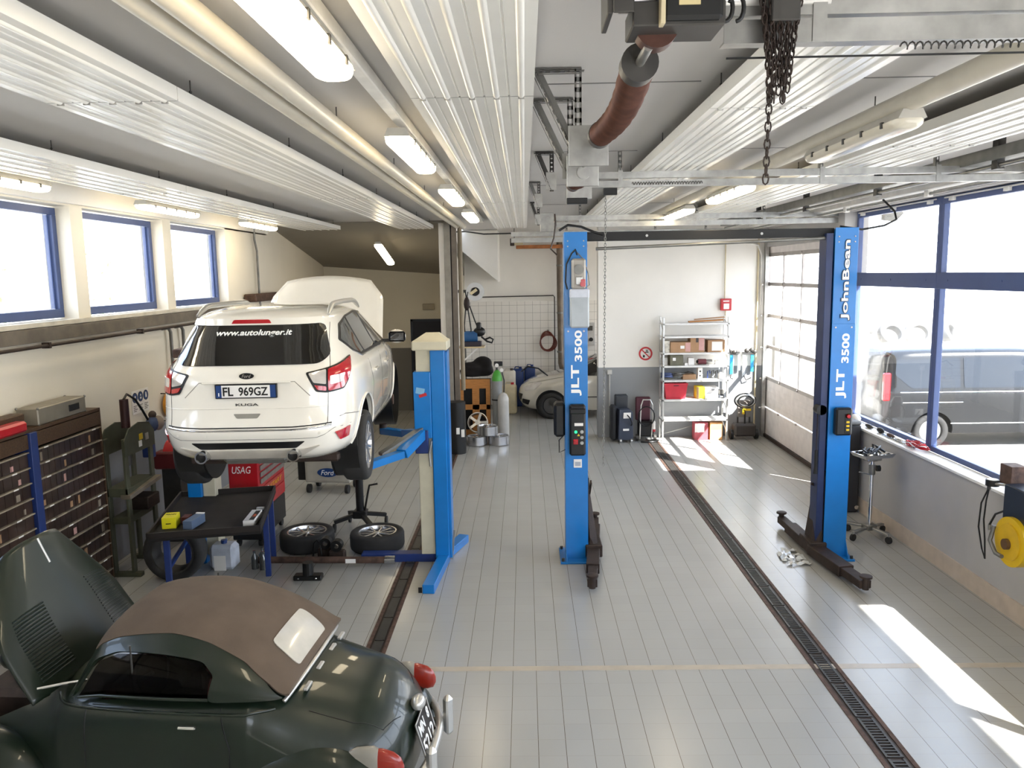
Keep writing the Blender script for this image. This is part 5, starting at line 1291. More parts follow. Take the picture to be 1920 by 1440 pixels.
# fenders
def fender(name, c, R3, cutc, Rw):
    m = MB(); rings = []
    NA, NB = 28, 14
    for i in range(NA+1):
        a = PI*i/NA*1.06-.1
        ring = []
        for j in range(NB+1):
            b = -PI/2+PI*j/NB
            k = abs(math.cos(b))**.75
            ring.append((c[0]+R3[0]*math.sin(b), c[1]+R3[1]*math.cos(a)*(.52+.48*k), c[2]+R3[2]*math.sin(a)*(.52+.48*k)))
        rings.append(ring)
    m.loops(rings, close=False); return m
for s in (-1, 1):
    for nm, c, R3 in (('rear_fender', (s*.50, .60, .26), (.155, .56, .44)), ('front_fender', (s*.49, 2.78, .26), (.165, .58, .47))):
        m = fender(nm, c, R3, None, None); o = m.build(nm, CARPG, T0, smooth=180); sd_ = o.modifiers.new('thickness', 'SOLIDIFY'); sd_.thickness = .012; sd_.offset = -1
        sb = o.modifiers.new('sub', 'SUBSURF'); sb.levels = 1; sb.render_levels = 1
    for y in (.62, 2.62):
        w2 = bpy.data.objects.new('rear_wheel' if y < 1 else 'front_wheel', None); COL.objects.link(w2); w2.parent = T0; w2.location = (s*.53, y, .29); w2.rotation_euler = (0, s*PI/2, 0)
        tyre_mb(.29, .2, .13).build('tyre', RUBBER, w2, smooth=45); MB().lathe([(0, .02), (.12, .05), (.19, .03), (.2, -.02), (0, -.02)], n=28).build('wheel_disc', CARPG, w2, smooth=60); MB().lathe([(0, .075), (.06, .06), (.07, .04), (0, .04)], n=20).build('hub_cap', CHROME, w2, smooth=60)
    # tail lamps: pointed red pods
    p = Vector((s*.51, .14, .585))
    m = MB(); m.loops([[(p.x+r*.6*math.cos(a), p.y+y*1.3, p.z+zz+r*1.5*math.sin(a)) for a in (2*PI*k/18 for k in range(18))] for y, r, zz in ((.08, .055, .01), (.02, .062, .0), (-.03, .056, -.01), (-.06, .042, -.02), (-.075, .014, -.025))]); m.build('tail_lamp', mat('red_orange_lens', '8c2010', .3, coat=.5), T0, smooth=60)
    m = MB(); m.loops([[(p.x+r*.66*math.cos(a), p.y+y, p.z+zz+r*1.4*math.sin(a)) for a in (2*PI*k/18 for k in range(18))] for y, r, zz in ((.26, .02, .03), (.18, .055, .02), (.08, .07, .01), (.05, .066, 0))]); m.build('tail_lamp_housing', mat('grey_lamp_pod', '8f8a80', .3, coat=.6), T0, smooth=60)
    MB().sph((s*.49, 3.18, .66), .1, (1, 1.1, 1), 20).build('headlamp', CARPG, T0, smooth=180); MB().sph((s*.49, 3.235, .66), .082, (1, .6, 1), 20).build('headlamp_lens', LAMPW, T0, smooth=180)
    MB().box(s*.30-.035, s*.30+.035, -.11, -.045, .28, .56, .025).build('bumper_guard', SILVER, T0)
    MB().beam((s*.3, -.04, .38), (s*.3, .2, .36), .03, .03).build('bumper_bracket', STEELD, T0)
    MB().beam((s*.56, 1.1, .24), (s*.56, 2.2, .24), .12, .02).build('running_board', BLACK, T0)
MB().tube([(x, -.045+.16*(abs(x)/.6)**2.4, .40-.03*(abs(x)/.6)**2) for x in (-.62+1.24*k/20 for k in range(21))], .027, n=10).build('rear_bumper', SILVER, T0, smooth=60)
# plate and lamp on the tail
pm_ = frame_m((-.0, .015, .49), (1, 0, 0), (0, .28, 1)); 
o = MB().box(-.165, .165, -.13, .13, -.004, .004, .003).xf(pm_).build('number_plate', mat('plate_black', '1d1613', .4), T0)
m = MB(); m.tube([(x, y, .004) for x, y in ((-.165, -.13), (.165, -.13), (.165, .13), (-.165, .13))], .006, n=6, closed=True); m.xf(pm_); m.build('plate_frame', SILVER, o)
text('lettering', 'MN   8', .26, .075, pm_ @ Matrix.Translation((0, .062, .005)), LETTER, o, bold=.02); text('lettering', '5212', .27, .095, pm_ @ Matrix.Translation((0, -.055, .005)), LETTER, o, bold=.02)
MB().sph((0, .06, .68), .06, (1.1, .8, .8), 18).build('plate_lamp', SILVER, T0, smooth=180)
MB().tube([(-.02, .06, .56), (-.2, .1, .5), (-.33, .16, .38), (-.3, .12, .28)], .008).build('boot_cable', BLACK, T0)
# raised bonnet, hinged at the scuttle, with louvre banks
def bon(u, v):
    half = .60-.05*v-.5*max(0, v-.4)**1.5; a = u*1.25
    return Vector((half*math.sin(a)/math.sin(1.25), 2.26+.46*v+.10*math.cos(a)*(-1)*.9-.06*v*v, .91+.80*v-.12*v*v*0+.13*math.cos(a)*.35-.10*abs(u)**3*v))
m = MB(); NU, NV = 24, 26
vs = [[m.bm.verts.new(bon(i/NU*2-1, k/NV)) for i in range(NU+1)] for k in range(NV+1)]
for a, b in zip(vs, vs[1:]):
    for i in range(NU): m.bm.faces.new((a[i], a[i+1], b[i+1], b[i]))
bo = m.build('bonnet', CARPG, T0, smooth=60); sd_ = bo.modifiers.new('thickness', 'SOLIDIFY'); sd_.thickness = .012
for s in (-1, 1):
    m = MB()
    for k in range(20):
        v = .10+k*.024; P = [bon(s*(.30+.42*j/6), v)-Vector((0, .016, -.002)) for j in range(7)]; m.tube(P, .006, n=5)
    m.build('louvre_bank', mat('louvre_green_dark', '101c17', .35, coat=.5), bo)
MB().tube([bon(0, .78+.2*k/12)-Vector((0, .012, 0)) for k in range(13)], .009, n=8).build('bonnet_moulding', SILVER, bo, smooth=60)
m = MB(); m.tube([(.4*math.sin(a), 2.31, .90+.06*math.cos(a)) for a in (-1.2+2.4*k/10 for k in range(11))], .02, n=8); m.build('scuttle_edge', CARPG, T0, smooth=60)
MB().tube([(-.42, 2.0, 1.0), (-.47, 2.12, 1.0), (-.54, 2.24, 1.0)], .008).build('wiper', CHROME, T0)
m = MB(); m.loops([[(x*.5, y, z) for x, z in ((-.3, .4), (.3, .4), (.36, .6), (.2, .82), (0, .88), (-.2, .82), (-.36, .6))] for y in (3.06, 3.12)]); m.build('grille', STEELD, T0)
# ---------------- silver hatchback in the tiled niche
def simple_car(name, lab, loc, rz, rows, paint, wheels, R=.31, wx=.7):
    t = thing(name, lab, 'car', loc, rz)
    T = smooth_table(rows, 3)
    m = MB(); m.loops([ring_pts(r[1], r[2], r[3], r[0], r[4], r[5], 160) for r in T]); b = m.build('body', paint, t, smooth=35)
    cs = []
    for s in (-1, 1):
        for y in wheels: cs.append(MB().cyl((s*(wx-.15), y, R), (s*1.2, y, R), R+.06, n=36).build('cutter', BLACK, t))
    cut(b, cs)
    for s in (-1, 1):
        for y in wheels:
            w2 = bpy.data.objects.new('wheel', None); COL.objects.link(w2); w2.parent = t; w2.location = (s*(wx+.02), y, R); w2.rotation_euler = (0, s*PI/2, 0)
            tyre_mb(R, R*.66, .2).build('tyre', RUBBER, w2, smooth=45)
            m = MB(); m.lathe([(0, .02), (.06, .06), (R*.62, .05), (R*.66, .0), (R*.66, -.08), (0, -.08)], n=28); m.build('wheel_trim', STEELD if paint is CARPS else GALV, w2, smooth=40)
            MB().cyl((s*(wx-.14), y, R), (s*(wx-.13), y, R), R+.055, n=28).build('arch_panel', TARB, t)
    return t, make_mapper(T)
ro = [(.2, .12, 3.82, .78, 5, 3), (.3, .04, 3.93, .82, 5, 3), (.45, .0, 3.99, .845, 5, 2.8), (.6, .0, 3.98, .85, 5, 2.6), (.72, .03, 3.92, .85, 5, 2.6), (.82, .06, 3.78, .85, 5, 2.7), (.90, .08, 3.6, .845, 5, 2.8), (.97, .1, 3.32, .84, 5, 3), (1.03, .13, 3.02, .825, 5, 3.6),
      (1.09, .16, 2.86, .80, 5, 4), (1.2, .24, 2.62, .75, 5, 4), (1.32, .34, 2.36, .69, 5, 4), (1.41, .45, 2.1, .63, 5, 4), (1.46, .6, 1.85, .55, 4, 3.5), (1.485, .9, 1.6, .38, 3, 3)]
O, (orr, osd, owr, ofr) = simple_car('parked_hatchback', 'silver hatchback parked nose-left in the white tiled niche', (3.82, 19.15, 0), PI/2, ro, CARPS, (.75, 3.22))
sd = osd(-1); patch.sgn = -1
def fwrap(s):
    def f(y, z): return osd(s)(y, z)
    return f
for s in (-1, 1):
    f = osd(s); patch.sgn = -1 if s < 0 else 1
    patch('headlamp', rounded([(3.42, .84), (3.6, .84), (3.86, .70), (3.84, .62), (3.6, .68)], .03), f, LAMPW, O, g=.05, lift=.003, thick=.008)
    patch('bumper_grille', rounded([(3.72, .42), (3.9, .44), (3.9, .33), (3.76, .3)], .02), f, TARB, O, g=.05, lift=.002, thick=.006)
    patch('side_window', rounded([(1.0, 1.36), (1.9, 1.40), (2.15, 1.36), (2.7, 1.07), (2.6, 1.02), (1.0, 1.0)], .03), f, GLASSD, O, g=.08, lift=.003, thick=.005)
    seam('door_gap', [(2.55, 1.0), (2.6, .6), (2.5, .3)], f, STEELD, O, .004); seam('side_moulding', [(1.2, .52), (2.6, .52)], f, TARB, O, .012)
    seam('bonnet_gap', [(3.75, .80), (3.2, .93), (2.9, .98)], f, STEELD, O, .004)
    MB().sph((s*.92, 2.5, 1.08), .09, (1, .7, .8), 14).build('mirror', CARPS, O, smooth=180)
patch.sgn = -1
patch('windscreen', rounded([(-.62, 1.09), (.62, 1.09), (.5, 1.4), (-.5, 1.4)], .03), ofr, GLASSD, O, g=.08, lift=.003, thick=.005)
patch('grille', rounded([(-.4, .55), (.4, .55), (.35, .4), (-.35, .4)], .03), ofr, TARB, O, g=.08, lift=.003, thick=.005); patch.sgn = 1
for k in (0, 1): MB().tube([(-.55+.5*k, 2.9, 1.06), (-.3+.5*k, 2.86, 1.13), (-.1+.4*k, 2.8, 1.17)], .012).build('wiper', BLACK, O)
t = tag(MB().tube([(.52, 18.45, 1.02), (.3, 18.4, 1.2), (.05, 18.4, 1.25), (-.1, 18.4, 1.13)], .018).build('rubber_hose', BLACK, smooth=60), 'black hose arching up over the bonnet of the silver hatchback', 'hose')

# ---------------- van in the yard
rv = [(.3, .06, 4.9, .93, 12, 5), (.45, .0, 4.97, .97, 12, 4.5), (.8, .0, 4.95, .985, 12, 4), (1.0, .02, 4.8, .985, 12, 4), (1.15, .03, 4.35, .975, 12, 5), (1.3, .05, 4.05, .95, 12, 6), (1.6, .09, 3.6, .90, 12, 6), (1.8, .13, 3.3, .86, 10, 6), (1.9, .2, 3.1, .80, 8, 6), (1.95, .35, 2.9, .66, 6, 5), (1.97, .6, 2.6, .5, 5, 4)]
V, (vr, vsd, vw, vf) = simple_car('parked_van', 'shiny black van parked outside the big blue-framed window', (6.98, 16.25, -.12), -PI/2, rv, CARPB, (.95, 3.9), R=.34, wx=.82)
for s in (-1, 1):
    f = vsd(s); patch.sgn = -1 if s < 0 else 1
    for poly in ([(.25, 1.75), (1.45, 1.78), (1.45, 1.2), (.5, 1.2), (.22, 1.45)], [(1.52, 1.78), (2.75, 1.78), (2.75, 1.2), (1.52, 1.2)], [(2.83, 1.78), (3.25, 1.75), (3.95, 1.2), (2.83, 1.2)]):
        patch('side_window', rounded(poly, .05), f, mat('sky_mirroring_glass', '1a2028', .03, .2, var=0, coat=.6), V, g=.15, lift=.003, thick=.005)
    seam('side_crease', [(.3, 1.12), (4.0, 1.12)], f, CHROME, V, .012); seam('slide_rail', [(.35, .92), (1.5, .92)], f, CHROME, V, .01); seam('door_gap', [(2.8, 1.85), (2.8, .4)], f, STEEL, V, .006); seam('sill_line', [(1.3, .5), (3.5, .5)], f, GALV, V, .012)
    MB().box(s*.9-.04, s*.9+.04, -.02, .12, .95, 1.5, .02).build('tail_lamp', LAMPR, V)
patch.sgn = 1

# ================================================================ SHELF UNIT AT THE BACK WALL
sx0, sx1, sy0, sy1 = 2.74, 4.06, 15.72, 16.12
t = thing('shelf_unit', 'tall white and grey metal shelf unit against the back wall', 'shelf unit', (sx0, sy0, 0))
L, D = sx1-sx0, sy1-sy0
for x in (0, L-.035):
    for y in (0, D-.035): MB().box(x, x+.035, y, y+.035, 0, 2.5, .003).build('post', SILVER, t)
SZ = [.44, .85, 1.24, 1.53, 1.79, 2.12, 2.38]
for z in SZ: MB().box(.0, L, .0, D, z-.035, z, .004).build('shelf', mat('shelf_white', 'dcdad6', .35, .1), t)
for x in (.005, L-.01):
    m = MB()
    for z in (.15, .6, 1.1, 1.65, 2.25): m.beam((x, .02, z), (x, D-.02, z+.18), .006, .02)
    m.split('side_brace', GALV, t)
MB().beam((0.02, D-.01, .05), (L-.02, D-.01, .40), .01, .015).build('back_brace', GALV, t)
def carton(x, z, w_, d, h, m_, lab, y=None, rz=0, cat='box', name='cardboard_box', lid=True):
    t = thing(name, lab, cat, (x, sy0+.2 if y is None else y, z), rz)
    MB().box(-w_/2, w_/2, -d/2, d/2, 0, h, .003).build('carton', m_, t)
    if lid: MB().box(-w_/2, w_/2, -.02, .02, h, h+.002).build('tape', mat('parcel_tape', 'b59a78', .3), t)
    return t
carton(2.84, 1.79, .13, .24, .24, mat('striped_white_card', 'd8d2c4', .7, var=.2, scale=20), 'white striped carton at the left end of the cardboard box shelf', rz=-.1)
t = carton(3.1, 1.79, .4, .3, .21, CARD, 'long flat cardboard box with a red printed corner'); MB().box(.1, .198, -.153, -.15, .02, .2).build('print', CARDP, t); MB().box(-.0, .08, -.153, -.15, .08, .14).build('tape_label', PAPER, t)
t = carton(3.44, 1.79, .28, .26, .30, CARD, 'tallest cardboard box with a dark notch on the fourth shelf up'); MB().box(-.03, .02, -.133, -.13, .2, .3).build('notch', BROWN, t); MB().box(.03, .135, -.133, -.13, .04, .29).build('print', CARDP, t)
t = carton(3.82, 1.79, .34, .26, .24, CARD, 'cardboard box with a large white label at the right end of its shelf'); MB().box(-.09, .12, -.133, -.13, .03, .21).build('label', PAPER, t)
o = MB().obox((0, 0, .03), (.7, .1, .025), (0, -.04, .05)).build('plank', WOOD); o.location = (3.62, sy0+.15, 2.385); tag(o, 'loose pale plank lying on top of the shelf unit, lower of two', 'plank')
o = MB().obox((0, 0, .03), (.6, .08, .02), (0, -.07, -.03)).build('plank', CARD); o.location = (3.7, sy0+.2, 2.43); tag(o, 'thin pale plank on top of the other plank on the shelf unit', 'plank')
t = carton(2.83, 1.53, .07, .1, .15, PAPER, 'small white carton at the far left under the cardboard boxes', lid=False)
t = carton(3.03, 1.53, .26, .3, .21, mat('dull_green_carton', '6d6a58', .7, var=.1), 'dull green grey box left of the small white cartons'); MB().box(-.08, -.02, -.153, -.15, .1, .16).build('label', PAPER, t)
carton(3.22, 1.53, .06, .1, .05, PAPER, 'tiny white carton in front of the dull green box', y=sy0+.1, lid=False); carton(3.34, 1.53, .12, .12, .14, PAPER, 'white cube carton in the middle of the third shelf from the top', lid=False)
t = thing('starter_motor', 'dark red and grey cylindrical motor part lying on the shelf', 'car part', (3.62, sy0+.18, 1.59)); MB().cyl((-.14, 0, 0), (.02, 0, 0), .055, n=18).build('housing', mat('dark_red_oxide', '6b3238', .5), t, smooth=40); MB().cyl((.02, 0, 0), (.14, 0, 0), .045, n=16).build('nose', STEEL, t, smooth=40); MB().cyl((-.17, 0, 0), (-.14, 0, 0), .03, n=14).build('cap', BLACK, t)
carton(3.9, 1.53, .14, .12, .08, PAPER, 'small white carton right of the motor part', lid=False)
for k, (x, c, lab) in enumerate(((2.86, 'sign', 'coiled blue cable bundle at the left of the tool shelf'), (3.08, 'g', 'coiled grey cable bundle on the tool shelf'))):
    m = MB(); rr_ = random.Random(k+4); pts = []
    for i in range(60): a = i*.62; r = .07+.03*rr_.random(); pts.append((r*math.cos(a)*1.4, r*math.sin(a)*.9, .03+.10*(i/60)+.015*rr_.random()))
    o = m.tube(pts, .008, n=6).build('cable_bundle', mat('cable_blue_grey', '4f5c86', .5) if c == 'sign' else STEEL, smooth=60); o.location = (x, sy0+.18, 1.24); tag(o, lab, 'cable')
t = carton(3.3, 1.24, .26, .2, .1, CARD, 'low open cardboard tray full of small tools', lid=False); MB().tube([(-.1, 0, .12), (0, -.03, .15), (.1, .02, .12)], .012).build('tool', STEELD, t)
t = carton(3.52, 1.24, .09, .14, .23, PAPER, 'narrow white upright carton with two dark round marks', lid=False)
for z in (.07, .16): MB().cyl((0, -.072, z), (0, -.07, z), .02, n=14).build('mark', STEELD, t)
for x in (3.7, 3.78, 3.86):
    o = MB().tube([(-.02, 0, 0), (-.02, 0, .14), (.02, 0, .16), (.03, .0, .1)], .012).build('clamp', STEELD if x > 3.75 else BLUED, smooth=60); o.location = (x, sy0+.18, 1.25); tag(o, {3.7: 'blue', 3.78: 'middle dark', 3.86: 'right dark'}[x]+' small clamp standing on the tool shelf', 'clamp')
carton(3.95, 1.24, .09, .12, .12, PAPER, 'white carton at the right end of the tool shelf', lid=False)
t = thing('plastic_crate', 'red open plastic crate on the shelf below the tools', 'crate', (3.02, sy0+.2, .85))
m = MB(); 
def fr(w0, w1, d0, d1, z0, z1, th):
    a = [(-w0, -d0, z0), (w0, -d0, z0), (w0, d0, z0), (-w0, d0, z0)]; b = [(-w1, -d1, z1), (w1, -d1, z1), (w1, d1, z1), (-w1, d1, z1)]
    c = [(-w1+th, -d1+th, z1), (w1-th, -d1+th, z1), (w1-th, d1-th, z1), (-w1+th, d1-th, z1)]; d = [(-w0+th, -d0+th, z0+.01), (w0-th, -d0+th, z0+.01), (w0-th, d0-th, z0+.01), (-w0+th, d0-th, z0+.01)]
    return [a, b, c, d]
m.loops(fr(.19, .235, .14, .17, 0, .32, .012)); m.build('body', REDP, t); MB().box(-.24, .24, -.178, -.168, .29, .325, .004).build('rim', REDP, t); MB().box(-.05, .05, -.18, -.17, .27, .285).build('handle_slot', BROWN, t)
t = carton(3.52, .85, .16, .26, .24, YELLOWB, 'yellow-ended carton beside the red crate', lid=False, rz=.0); MB().box(-.08, -.03, -.133, -.13, 0, .24).build('card_strip', CARD, t)  # plain cardboard-coloured strip on the carton front
t = carton(3.74, .85, .26, .26, .23, PAPER, 'white carton with two flaps right of the yellow-ended carton', lid=False); MB().box(-.13, .13, -.133, -.13, .11, .115).build('flap_line', STEEL, t); MB().box(.0, .06, -.134, -.13, .17, .185).build('hand_hole', STEELD, t)
t = thing('battery_charger', 'small dark stacked device at the right end of the crate shelf', 'device', (3.96, sy0+.18, .85)); MB().box(-.07, .07, -.08, .08, 0, .07, .006).build('body', DGREY, t); MB().box(-.05, .05, -.06, .06, .07, .17, .01).build('upper_body', STEEL, t); MB().box(-.03, .02, -.084, -.08, .02, .05).build('label', PAPER, t)
t = carton(3.55, 0, .27, .26, .36, mat('crimson_white_carton', 'b2525c', .6, var=.1), 'red and white carton on the floor under the shelf unit', lid=False); MB().box(-.13, .06, -.133, -.13, .16, .34).build('white_field', PAPER, t)
t = carton(3.85, 0, .25, .26, .36, mat('orange_white_carton', 'd9a26a', .6, var=.1), 'orange and white carton on the floor at the right under the shelf unit', lid=False); MB().box(-.1, .1, -.133, -.13, .06, .2).build('white_field', PAPER, t)

# wall things near the shelf unit
t = thing('prohibition_sign', 'round red no-drinking-water sign on the back wall left of the shelf unit', 'sign', (2.47, 16.19, 1.74))
MB().box(-.15, .15, 0, .006, -.15, .15).build('board', PAPER, t)
m = MB(); m.lathe([(.105, -.008), (.14, -.008), (.14, 0), (.105, 0), (.105, -.008)], (0, 0, 0), 'y', 40, cap=False); m.build('red_ring', SIGNR, t)
MB().beam((-.08, -.006, .08), (.08, -.006, -.08), .008, .022).build('red_bar', SIGNR, t)
m = MB(); m.box(-.01, .06, -.004, 0, .02, .04).box(.02, .035, -.004, 0, .035, .07).box(.0, .055, -.004, 0, .065, .078).box(-.02, -.005, -.004, 0, .0, .03).box(-.055, -.015, -.004, 0, -.08, -.03).box(-.05, -.045, -.004, 0, -.035, -.01); m.split('tap_and_cup_mark', LETTERK, t)
t = thing('fire_call_point', 'red fire alarm box with a white paper high on the back wall', 'alarm box', (4.08, 16.19, 2.72))
MB().box(-.11, .11, -.07, 0, -.12, .12, .01).build('box', RED, t); MB().box(-.05, .06, -.074, -.07, -.09, .02).build('paper', PAPER, t); MB().box(-.06, .06, -.074, -.07, .06, .08).build('print_line', LETTER, t)
MB().cyl((-.02, -.02, .12), (-.02, -.02, 1.25), .012, n=8).build('conduit', JERRY, t); MB().cyl((.0, -.02, -.3), (.0, -.02, -.12), .012, n=8).build('conduit', JERRY, t)
t = thing('power_socket', 'grey socket and conduit low on the grey back wall', 'socket', (1.73, 16.19, 1.37)); MB().box(-.05, .05, -.05, 0, -.05, .05, .008).build('socket', mat('socket_grey', 'b9b6b0', .5), t); MB().cyl((0, -.02, -1.1), (0, -.02, -.05), .014, n=8).build('conduit', mat('socket_grey', 'b9b6b0', .5), t)
t = thing('tool_rack', 'wall rail with blue-handled brushes and grey tools right of the shelf unit', 'tool rack', (4.42, 16.18, 1.72))
MB().box(-.28, .28, -.03, 0, -.03, .03, .004).build('rail', STEEL, t)
for x, zz in ((-.25, .1), (-.15, .05), (.1, .1), (.2, .12), (.26, .06)): MB().sph((x, -.06, zz*.6), .055, (1, .7, .9), 10).build('tool_head', STEELD, t, smooth=60)
for x, mm, l in ((-.2, BLUET, .38), (-.05, mat('pale_grey_tool', 'b5b9bb', .5), .3), (.05, mat('pale_grey_tool', 'b5b9bb', .5), .42), (.22, BLUET, .33)): MB().box(x-.03, x+.03, -.05, -.02, -.05-l, -.03, .006).build('tool_handle', mm, t)
MB().tube([(-.2, -.04, -.4), (-.22, -.05, -.5), (-.17, -.06, -.52)], .012).build('hook_tool', STEELD, t); MB().tube([(.05, -.04, -.45), (.1, -.05, -.55), (.2, -.06, -.5)], .012).build('hook_tool', STEELD, t)
for x, lab in ((4.72, 'thin conduit dropping along the right corner of the back wall'),): tag(MB().cyl((x, 16.17, .2), (x, 16.17, 4.1), .018, n=8).build('wall_conduit', JERRY, smooth=60), lab, 'pipe')
t = thing('door_guide', 'galvanised vertical guide rail of the glazed door at the back corner', 'guide rail', (4.86, 16.1, 0)); MB().box(-.03, .04, -.05, .05, 0, 4.1, .003).build('rail', GALV, t)
m = MB()
for z in (.6, 1.2, 1.85, 2.5, 3.12): m.cyl((-.08, 0, z), (-.03, 0, z), .025, n=10)
m.split('roller', CHROME, t)
t = thing('vertical_curtain_rail', 'smooth white curved cover at the top right of the back wall', 'cover', (4.45, 16.15, 3.9)); MB().tube([(0, 0, .05), (.25, 0, 0), (.33, 0, -.2), (.34, 0, -1.2)], .02).build('rail', WHITE, t)
t.name = 'curved_rail'

# machines along the back wall
t = thing('charging_machine', 'dark grey wheeled service machine left of the red-backed one', 'service machine', (1.98, 15.8, 0), .1)
m = MB(); m.loops([[(-.15, y, 0.06), (.15, y, .06), (.14, y, .62), (.08, y, .68), (-.13, y, .68)] for y in (-.2, .16)]); m.build('cabinet', mat('slate_plastic', '3a4150', .4), t)
MB().obox((-.05, .05, .8), (.26, .14, .3), (.15, 0, 0), .02).build('head', DGREY, t); MB().obox((0.02, -.21, .56), (.15, .012, .12), (.2, 0, 0)).build('screen', PAPER, t)
MB().box(-.28, -.15, -.1, .12, .03, .75, .04).build('tank', mat('very_dark_grey', '26282c', .5), t)
MB().tube([(.0, -.2, .6), (.08, -.24, .5), (.12, -.24, .4), (.1, -.22, .35)], .012).build('hose', BLACK, t); MB().box(-.06, .06, -.215, -.2, .25, .29).build('badge', PAPER, t)
for x in (-.11, .11): MB().cyl((x-.02, -.2, .045), (x+.02, -.2, .045), .045, n=14).build('caster', CHROME, t, smooth=40)
t = thing('service_cart', 'black service cart with a bright tube handle and dark red back beside the shelf unit', 'service machine', (2.43, 15.85, 0), -.05)
MB().box(-.16, .16, -.12, .14, .1, .4, .02).build('base_box', BLACK, t); MB().box(-.2, .1, .05, .14, .4, .88, .02).build('back_panel', mat('maroon_plastic', '4d2430', .5), t)
MB().tube([(-.12, -.14, .5), (-.11, -.16, .75), (-.07, -.17, .86), (.07, -.17, .86), (.12, -.16, .75), (.13, -.14, .5), (.1, -.13, .05)], .014).build('handle', SILVER, t, smooth=60); MB().tube([(-.12, -.14, .5), (-.13, -.13, .05)], .014).build('handle_leg', SILVER, t)
m = MB(); m.tube([(.16*math.cos(a), -.15-.01*k/40, .52+.2*math.sin(a)) for k, a in ((k, 2*PI*k/20) for k in range(60))], .012, n=6); m.build('hose_coil', BLACK, t, smooth=60)
for x in (-.18, .18): MB().cyl((x-.025, -.08, .07), (x+.025, -.08, .07), .07, n=18).build('wheel', STEELD, t, smooth=40)
MB().box(.13, .18, -.16, -.1, .25, .42, .01).build('grip', PAPER, t); MB().box(.13, .18, -.165, -.1, .2, .25, .01).build('grip_band', REDP, t)
t = tag(MB().tube([(2.3, 15.6, .02), (2.5, 15.55, .02), (2.6, 15.6, .02), (2.66, 15.72, .02), (2.6, 15.65, .03), (2.45, 15.68, .02)], .02).build('floor_cable', BLACK, smooth=60), 'black cable lying on the floor at the foot of the shelf unit', 'cable')
t = thing('pressure_washer', 'dark pressure washer with a coiled hose and yellow couplings in the back corner', 'pressure washer', (4.42, 15.85, 0))
MB().box(-.22, .22, -.14, .14, .07, .33, .04).build('body', mat('brown_grey_plastic', '3c3734', .5), t)
for x in (-.25, .25): MB().cyl((x-.03, 0, .1), (x+.03, 0, .1), .1, n=22).build('wheel', BLACK, t, smooth=40)
for x in (-.12, .12): MB().cyl((x, .02, .3), (x, .04, .8), .018, n=10).build('frame_tube', BLACK, t)
MB().box(-.13, .13, 0, .05, .45, .8, .01).build('back_plate', mat('brown_grey_light', '7a736d', .5), t)
for q in range(3): m = MB(); m.tube([((.21-.03*q)*math.cos(a), -.05-.03*q, .80+(.14-.02*q)*math.sin(a)) for a in (2*PI*k/24 for k in range(24))], .016, n=8, closed=True); m.build('hose_loop', BLACK if q != 1 else SILVER, t, smooth=60)
MB().obox((.03, -.1, .62), (.16, .03, .04)).build('yellow_coupling', YELLOW, t); MB().obox((-.04, -.1, .58), (.04, .03, .1)).build('yellow_coupling', YELLOW, t); MB().beam((0, -.06, .6), (.0, -.08, .1), .03, .02).build('lance', BLACK, t)

# ================================================================ TILED NICHE AND DIVIDER WALL
t = thing('exhaust_pipe_drop', 'fat brown grey duct pipe dropping down the tiled back wall', 'duct', (.9, 20.3, 0)); m = MB(); m.tube([(0, 0, 4.2), (0, 0, 3.0), (0.02, 0, 1.1), (.05, -.06, .98), (.09, -.12, .95)], .075, n=16); m.build('duct', mat('duct_brown_grey', '75695c', .5, .3, var=.15), t, smooth=60)
for z in (3.6, 2.4, 1.4): MB().cyl((0, 0, z-.02), (0, 0, z+.02), .082, n=20).build('collar', STEEL, t, smooth=40)
t = thing('duct_beam', 'rusty orange beam under the door track at the niche ceiling', 'beam', (-.1, 20.2, 4.08)); MB().box(-.1, 1.7, 0, .16, -.05, .04, .01).build('beam', mat('orange_rust_beam', 'b5713f', .6, var=.2), t)
t = thing('air_hose', 'coiled red brown air hose hanging on the tiled wall', 'hose', (.57, 20.42, 1.68))
for q in range(4): m = MB(); m.tube([((.17+.015*q)*math.cos(a)+.01*q, -.02*q, (.24-.01*q)*math.sin(a)-.02*q) for a in (2*PI*k/28 for k in range(28))], .014, n=6, closed=True); m.build('hose_loop', COPPER, t, smooth=60)
MB().cyl((0.03, .04, .2), (.03, .04, .28), .03, n=10).build('hook', STEEL, t)
t = tag(MB().tube([(-1.5, 20.45, 2.82), (.74, 20.45, 2.84), (.77, 20.45, 2.8), (.77, 20.45, .7)], .014).build('water_pipe', STEELD, smooth=60), 'thin dark pipe running along the top of the wall tiles and down', 'pipe')
t = thing('fuse_box', 'small grey switch box with a red plug on the wall behind the middle lift column', 'switch box', (1.62, 20.42, 1.75)); MB().box(-.2, .18, -.08, .06, -.2, .38, .01).build('box', mat('socket_grey', 'b9b6b0', .5), t); MB().box(-.12, .12, -.085, -.08, .18, .3).build('window', GLASSD, t); MB().box(-.18, -.05, -.13, -.08, -.12, .08, .01).build('red_plug', RED, t); MB().cyl((.08, -.1, -.05), (.08, -.08, -.05), .05, n=14).build('dial', BLACK, t)
def canister(name, lab, loc, w_, d, h, m_, capm, rz=0):
    t = thing(name, lab, 'canister', loc, rz); MB().box(-w_/2, w_/2, -d/2, d/2, 0, h, min(w_, d)*.22, seg=3).build('body', m_, t, smooth=50); MB().cyl((w_*.2, 0, h-.01), (w_*.2, 0, h+.05), .04, n=14).build('cap', capm, t); MB().tube([(-w_*.3, 0, h-.02), (-w_*.2, 0, h+.05), (.02, 0, h+.05), (.06, 0, h-.02)], .015).build('handle', m_, t, smooth=60); return t
